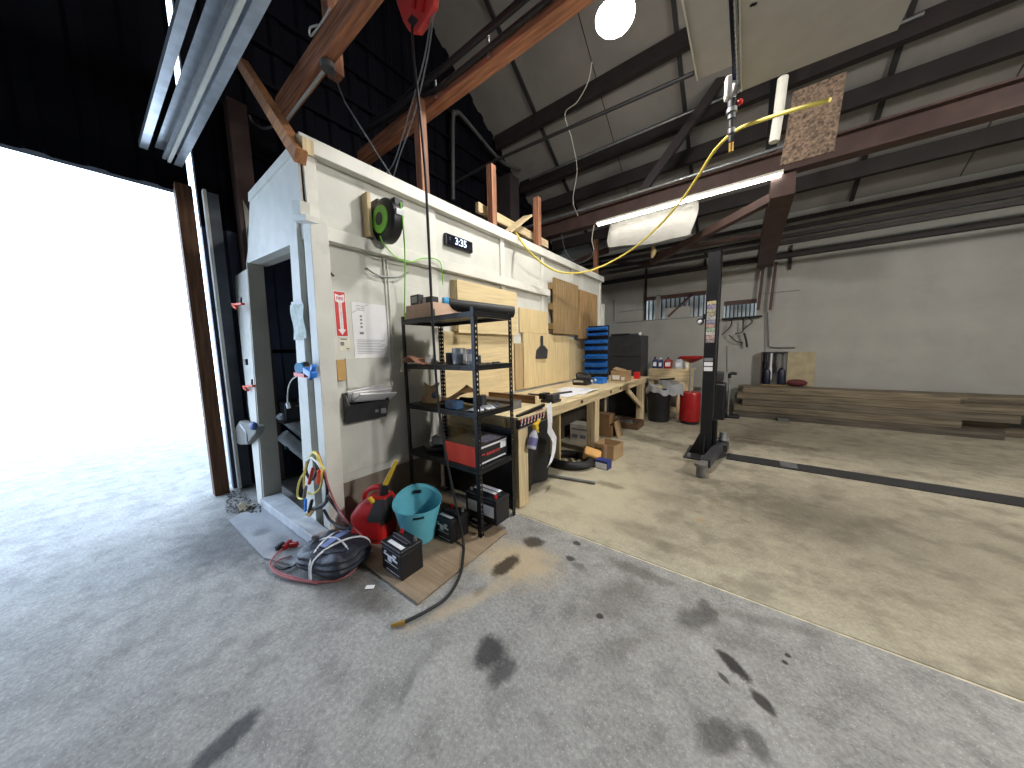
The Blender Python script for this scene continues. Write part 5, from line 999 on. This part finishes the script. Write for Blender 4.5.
for i, (o, dz) in enumerate(((0, .0), (.05, .07), (.0, .15))):
    pts = [(5.5, 2.235-o, 4.06+dz), (0, 2.235-o, 4.06+dz), P(470, 60-i*6, 'Y', 2.235-o), P(440, 80-i*6, 'Y', 2.235-o), P(415, 99-i*6, 'Y', 2.235-o), P(395, 115-i*4, 'Y', 2.2-o), P(368, 131-i*3, 'Y', 2.15-o), P(362, 136, 'Y', 2.15-o)]
    pts = [V(p) for p in pts]; pts[2].z = pts[3].z = 4.06+dz; 
    solo('black_conduit', MB().tube(pts, .022, 8, 6), M_rub, ['lowest', 'middle', 'topmost'][i]+' of the black cables strapped along the red-brown beam', 'cable', 'black cables on the beam', smooth=True)
for i, x in enumerate((-2.6, -1.9)): solo('cable_clip', MB().box(x-.012, x+.012, 2.255, 2.268, 4.02, 4.2), M_chrome, ['metal cable clip on the red-brown beam nearer the stud', 'metal cable clip on the red-brown beam nearer the red reel'][i], 'clip')
jbx = P(321, 55, 'Y', 1.35)
t = thing('junction_box', 'round grey junction box with conduit under the nearest tie beam', 'junction box', jbx); jl = V((P(320, 58, 'Z', 3.99).x, 1.41, 3.99))
part('box', MB().cyl(jl+V((0, 0, 0)), jl+V((0, 0, -.05)), .055), M_grey, t, True); part('conduit', MB().tube([jl+V((-.04, 0, -.025)), (-3.7, 1.41, 3.965), (-4.1, 1.41, 3.965)], .014, 8), M_pvc, t, True)
solo('beam_wire', MB().tube([P(318, 25, 'Y', 1.33), P(310, 28, 'Y', 1.33), P(311, 36, 'Y', 1.33), P(322, 22, 'Y', 1.33), P(330, 8, 'Y', 1.33)], .008, 6, 8), M_pvc, 'loop of white wire on the nearest tie beam by the short post', 'wire', smooth=True)
solo('beam_wire', MB().tube([P(251, 95, 'Y', 1.3), P(250, 118, 'Y', 1.25), P(262, 128, 'Y', 1.3), P(275, 126, 'Y', 1.3), P(285, 128, 'Y', 1.1)], .012, 8, 6), M_grey, 'grey cable bending round the beam end by the brown column', 'wire', smooth=True)
solo('guy_wire', MB().tube([P(331, 68, 'Y', 1.46), P(345, 102, 'X', -2.9), P(392, 177, 'X', -2.8)], .006, 6), M_grey, 'thin wire running from the junction box down to the cabin cap', 'wire', smooth=True)
# red reel overhead and its black hose
yr = 1.6
def Rr(px, py, y=yr): return P(px, py, 'Y', y)
t = thing('overhead_reel', 'red overhead hose reel at the top with a black hose hanging down', 'hose reel', Rr(414, 30))
out = [Rr(390, -60), Rr(396, 2), Rr(403, 22), Rr(408, 30), Rr(417, 31), Rr(424, 21), Rr(433, 3), Rr(438, -60)]
part('housing', MB().prism(out, (0, .05, 0)), mat('coral_red', (206, 58, 54), .45), t, bevel=.01); part('rib', MB().prism([Rr(413, -50, 1.585), Rr(411, 8, 1.585), Rr(414, 8, 1.585), Rr(417, -50, 1.585)], (0, .014, 0)).prism([Rr(424, -50, 1.585), Rr(420, 12, 1.585), Rr(422.5, 12, 1.585), Rr(428, -50, 1.585)], (0, .014, 0)), M_red, t)
part('outlet_hole', MB().prism([Rr(407, 20, 1.597), Rr(412, 14, 1.597), Rr(418, 20, 1.597), Rr(413, 28, 1.597)], (0, .002, 0)), M_plas, t); part('bracket', MB().box(-2.1, -1.95, 1.62, 1.7, 4.62, 5.2), M_grey, t)
hp = [Rr(412, 27), Rr(414, 60, 1.58), Rr(420, 115, 1.57), Rr(425, 170, 1.56), Rr(428, 225, 1.55), Rr(430, 270, 1.55), Rr(432, 310, 1.55), Rr(435, 360, 1.55), Rr(439, 410, 1.55), Rr(446, 455, 1.55), Rr(455, 500, 1.55), Rr(463, 540, 1.54)]
fl_ = [P(463, 558, 'Z', .03), P(460, 575, 'Z', .017), P(447, 597, 'Z', .015), P(425, 612, 'Z', .015), P(405, 622, 'Z', .015)]
part('hose', MB().tube(hp+fl_, .0095, 10, 6), M_rub, t, True, label='black hose'); part('hose_fitting', MB().cyl(P(405, 622, 'Z', .015), P(391, 626, 'Z', .015), .014, .009), M_brass, t, True, label='brass hose end'); bl = Rr(434.5, 395); part('stopper_ball', MB().ball(bl, .028), M_rub, t, True)
for i, pts in enumerate(([(432, 10, 1.62), (424, 60, 1.7), (410, 110, 1.9), (395, 160, 2.1), (385, 175, 2.2)], [(434, 12, 1.62), (427, 60, 1.7), (414, 115, 1.9), (400, 155, 2.1), (393, 178, 2.25)])):
    solo('reel_cable', MB().tube([P(a, b, 'Y', min(c_, 1.95)) for a, b, c_ in pts], .006, 6, 5), M_grey, ['grey cord slanting from the red reel to the cabin cap, nearer the corner', 'grey cord slanting from the red reel to the cabin cap, farther from the corner'][i], 'cord', smooth=True)
# ------------------------------------------------------------------ left side: doorway items
yq = .9
t = thing('tyre_gauge', 'blue tyre gauge with a thin hose clipped on the doorway post', 'gauge', P(306, 370, 'Y', yq))
c_ = P(302.5, 368, 'Y', yq); part('dial', MB().cyl(c_, c_+V((.012, -.03, 0)), .04, n=24), mat('sky_blue_plastic', (60, 160, 220), .4), t, True); part('bezel', MB().lathe([(.038, 0), (.047, 0), (.047, .035), (.038, .035), (.038, 0)], c_+V((.012, -.004, 0)), 24, 'Y'), M_plas, t, True)
part('grip', MB().bar(P(306, 370, 'Y', yq), P(314, 375, 'Y', yq), .05, .05), M_blue, t, bevel=.01); part('cross_handle', MB().bar(P(310, 379, 'Y', yq), P(314, 365, 'Y', yq), .03, .03), M_blue, t, bevel=.008); part('orange_band', MB().bar(P(296, 374, 'Y', yq), P(306, 375.5, 'Y', yq), .03, .03), mat('orange_plastic', (224, 84, 50), .5), t)
part('hose', MB().tube([P(297, 376, 'Y', yq), P(291, 381, 'Y', yq), P(288, 390, 'Y', .95), P(287.5, 404, 'Y', .97)], .005, 6, 6), M_pvc, t, True); part('chuck', MB().bar(P(287.5, 403, 'Y', .97), P(289, 408, 'Y', .97), .025, .025), M_label, t)
t = thing('hanging_pouch', 'grey mesh pouch with a blue lid hanging on a cord beside the doorway', 'pouch', P(243, 443, 'Y', .8))
def Lq(px, py, y=.8): return P(px, py, 'Y', y)
part('pouch', MB().prism([Lq(228, 440), Lq(239, 421), Lq(257, 427), Lq(255, 434), Lq(246, 445), Lq(240, 445)], (0, .07, 0)), mat('grey_mesh', (120, 118, 112), .7, var=.3, scale=60), t, bevel=.012); part('lid', MB().ball(Lq(253.5, 426, .79), (.06, .03, .04)), mat('denim_blue', (58, 82, 140), .5), t, True); part('strap', MB().tube([Lq(240, 424, .795), Lq(246, 433, .795), Lq(247, 444, .795)], .008, 6, 5), M_label, t, True); part('cord', MB().tube([Lq(250, 422), Lq(247.5, 405), Lq(246.5, 388)], .005, 6), M_dplas, t, True)
for a, b, lab in ((386.5, 'y', 'orange spring clamp holding the pouch cord on the white board'), (304.5, 'n', 'orange spring clamp high on the edge of the white board')):
    px = 249 if b == 'y' else 238; t = thing('spring_clamp', lab, 'clamp', Lq(px, a, .86), 'orange clamps on the white board'); part('jaw', MB().bar(Lq(px-5, a, .86), Lq(px+5, a-.6, .86), .03, .02), mat('orange_plastic', (224, 84, 50), .5), t, bevel=.004); part('handle', MB().bar(Lq(px-5, a+1, .86), Lq(px-1, a+4, .86), .02, .02), mat('orange_plastic', (224, 84, 50), .5), t); part('tip', MB().bar(Lq(px+3, a-2, .86), Lq(px+3, a-7, .86), .014, .014), M_plas, t)
solo('board_latch', MB().obox(Lq(246, 362, .85), (.06, .02, .06), (0, 0, 0)), M_plas, 'small black square latch on the white board', 'latch'); 
gj_ = P(269, 380, 'X', -3.75); solo('strike_plate', MB().obox(P(268, 381, 'Y', 1.08)+V((.012, 0, 0)), (.012, .07, .06), (0, -.12, 0)), M_dplas, 'dark strike plate on the grey doorway jamb', 'plate')
# jumper cables and coil on post
t = thing('coiled_leads', 'tangle of yellow and black leads with red clamps hung on the doorway post', 'leads', P(312, 500, 'Y', .88))
def K(px, py, y=.885): return P(px, py, 'Y', y)
part('yellow_lead', MB().tube([K(311, 455), K(306, 465), K(304, 480), K(305, 490), K(312, 494), K(320, 488), K(322, 476), K(319, 462), K(315, 452), K(311, 455)], .008, 8, 6), M_yhose, t, True)
part('yellow_lead', MB().tube([K(305, 472), K(300, 480), K(297.5, 490), K(298, 497), K(302, 499), K(306, 496)], .008, 8, 6), M_yhose, t, True); part('yellow_lead', MB().tube([K(313, 452, .87), K(318, 456, .87), K(321, 464, .87), K(325, 470, .87)], .008, 8, 6), M_yhose, t, True)
part('black_lead', MB().tube([K(309, 458, .9), K(306, 470, .9), K(311, 480, .9), K(317, 470, .9), K(314, 458, .9), K(320, 470, .9), K(326, 480, .9), K(327, 495, .9), K(324, 505, .9), K(316, 509, .9)], .011, 8, 6), M_rub, t, True)
part('white_lead', MB().tube([K(306, 462, .875), K(311, 458, .875), K(317, 462, .875), K(321, 468, .875)], .009, 8, 6), M_pvc, t, True)
for a, b, m, nm in (((313, 468), (309, 484), M_red, 'red_clamp'), ((319, 470), (318, 484), mat('orange_plastic', (224, 84, 50), .5), 'orange_clamp'), ((312, 500), (309, 512), M_plas, 'black_clamp'), ((306, 486), (304, 498), M_grey, 'grey_clamp')): part(nm, MB().bar(K(*a, .86), K(*b, .86), .024, .022), m, t, bevel=.008)
part('jaw', MB().prism([K(309, 510, .86), K(305, 515, .86), K(309, 517, .86), K(313, 511, .86)], (0, .015, 0)), M_brass, t); part('blue_tip', MB().bar(K(305.5, 499, .87), K(305.5, 511, .87), .018, .018), M_blue, t); part('grey_cable', MB().tube([K(312, 509, .875), K(320, 506, .875), K(326, 502, .875), K(328, 496, .875)], .013, 8, 5), M_dplas, t, True)
red = [K(318, 452, .9), K(324, 470, .9), K(329, 488, .9), K(336, 505, .92), K(344, 518, .9), P(352, 527, 'Y', .98), P(361, 535, 'Z', .17), P(366.5, 546, 'Z', .10), P(362, 560, 'Z', .012), P(345, 577, 'Z', .012), P(318, 582, 'Z', .012), P(292, 577, 'Z', .024), P(276, 571, 'Z', .024), P(270, 566, 'Z', .024), P(273, 558, 'Z', .024), P(283, 548, 'Z', .024), P(290, 543, 'Z', .024)]
t = thing('jumper_cable', 'pinkish red jumper cable looping over the floor around the black bag', 'cable', P(300, 575, 'Z', 0)); part('cable', MB().tube(red, .0068, 8, 6), mat('dusty_red', (156, 86, 88), .6), t, True)
part('second_strand', MB().tube([P(318, 583.5, 'Z', .012), P(292, 579, 'Z', .024), P(276, 573, 'Z', .024), P(272, 567, 'Z', .024), P(279, 560, 'Z', .024), P(292, 556, 'Z', .024)], .006, 8, 6), mat('dusty_red', (156, 86, 88), .6), t, True)
for a, b, m, l in (((276, 549), (284, 543), M_plas, 'black clamp'), ((284, 548), (291, 541), M_redp, 'dark red clamp'), ((290, 545), (298, 544), M_redp, 'dark red clamp')): part('clamp', MB().bar(P(*a, 'Z', .033), P(*b, 'Z', .04), .03, .035), m, t, bevel=.006, label=l)
part('clip', MB().bar(P(290, 567, 'Z', .02), P(297, 563, 'Z', .02), .02, .012), M_chrome, t); part('black_end', MB().tube([P(275, 566, 'Z', .022), P(283, 569, 'Z', .022), P(291, 567, 'Z', .022)], .008, 8, 5), M_rub, t, True)
solo('black_lead', MB().tube([K(327, 494, .93), K(333, 504, .93), K(345, 520, .93), P(352, 528, 'Y', .95)], .012, 8, 6), M_rub, 'black cable sagging from the post towards the petrol can, upper one', 'cable', smooth=True)
solo('black_lead', MB().tube([K(324, 510, .93), K(330, 520, .93), K(340, 527, .93), K(350, 529, .96)], .011, 8, 6), M_rub, 'black cable sagging from the post low over the sill end', 'cable', smooth=True)
# inside the cabin
def I(px, py, x=-4.3): return P(px, py, 'X', x)
for i, (a, b) in enumerate((((275, 414), (306, 456)), ((276, 436), (306, 476)))): solo('roll_tube', MB().cyl(I(*a)+V((0, .06, 0)), I(*b)+V((0, .22, 0)), .07), mat('grey_roll', (206, 212, 216), .5), ['upper pale roll leaning inside the cabin doorway', 'lower pale roll leaning inside the cabin doorway'][i], 'roll', smooth=True)
solo('green_strap', MB().tube([I(285, 447), I(295, 446), I(303, 440)], .03, 8, 4), mat('dark_green', (40, 84, 80), .6), 'dark green strap tied round the leaning rolls', 'strap', smooth=True)
t = thing('black_crate', 'black crate on a shelf inside the cabin doorway', 'crate', I(290, 416)); a, b = I(280, 402), I(303, 416); part('body', MB().box(-4.45, -4.15, a.y, b.y+.05, b.z, a.z), M_plas, t, bevel=.01); part('handle', MB().box(-4.149, -4.14, a.y+.1, a.y+.2, a.z-.06, a.z-.04), M_grey, t)
solo('wall_shelf', MB().box(-4.55, -4.14, a.y-.03, b.y+.08, b.z-.03, b.z-.002), M_dsteel, 'small dark shelf carrying the black crate inside the doorway', 'shelf')
# rubble by the jamb
random.seed(5); mb = MB()
for k in range(220):
    px, py = random.uniform(226, 262), random.uniform(492, 514); g = P(px, py, 'Z', 0)
    if g.x < -4.5 or g.y > .79+.0*k: continue
    s_ = random.uniform(.004, .011); mb.ball((g.x, g.y, .012+s_*.5), (s_*1.3, s_, s_*.7), 6, 4)
o = link('gravel', mb, mat('rubble', (92, 88, 84), .9, var=.5, scale=30)); tag(o, 'loose gravel and crumbs swept up by the white doorway board', 'gravel', kind='stuff')
solo('crumpled_leaf', MB().sheet(lambda u, v: V(P(245, 506, 'Z', .03))+V((-.06+.16*u, -.05+.1*v, .03*math.sin(5*u+4*v))), 6, 6, .003), mat('pale_leaf', (190, 178, 156), .9), 'crumpled pale scrap among the gravel by the doorway', 'scrap', smooth=True)
t = thing('paper_note', 'pale green paper note taped round the doorway post', 'note', P(298, 345, 'Y', .95))
nq = [P(290.5, 305, 'Y', .952), P(303, 303, 'Y', .952), P(306, 338, 'Y', .952), P(294.5, 340, 'Y', .952)]
part('sheet', MB().sheet(lambda u, v: (nq[0].lerp(nq[1], u)).lerp(nq[3].lerp(nq[2], u), v)+V((0, -.006*math.sin(5*u+7*v), 0)), 6, 8, .002), mat('pale_green_paper', (204, 214, 208), .8, var=.12, scale=25, bump=.4), t, True)
part('tape', MB().prism([P(291, 302, 'Y', .948), P(302, 300.5, 'Y', .948), P(302.5, 304, 'Y', .948), P(291.5, 306, 'Y', .948)], (0, .002, 0)), M_paper, t)
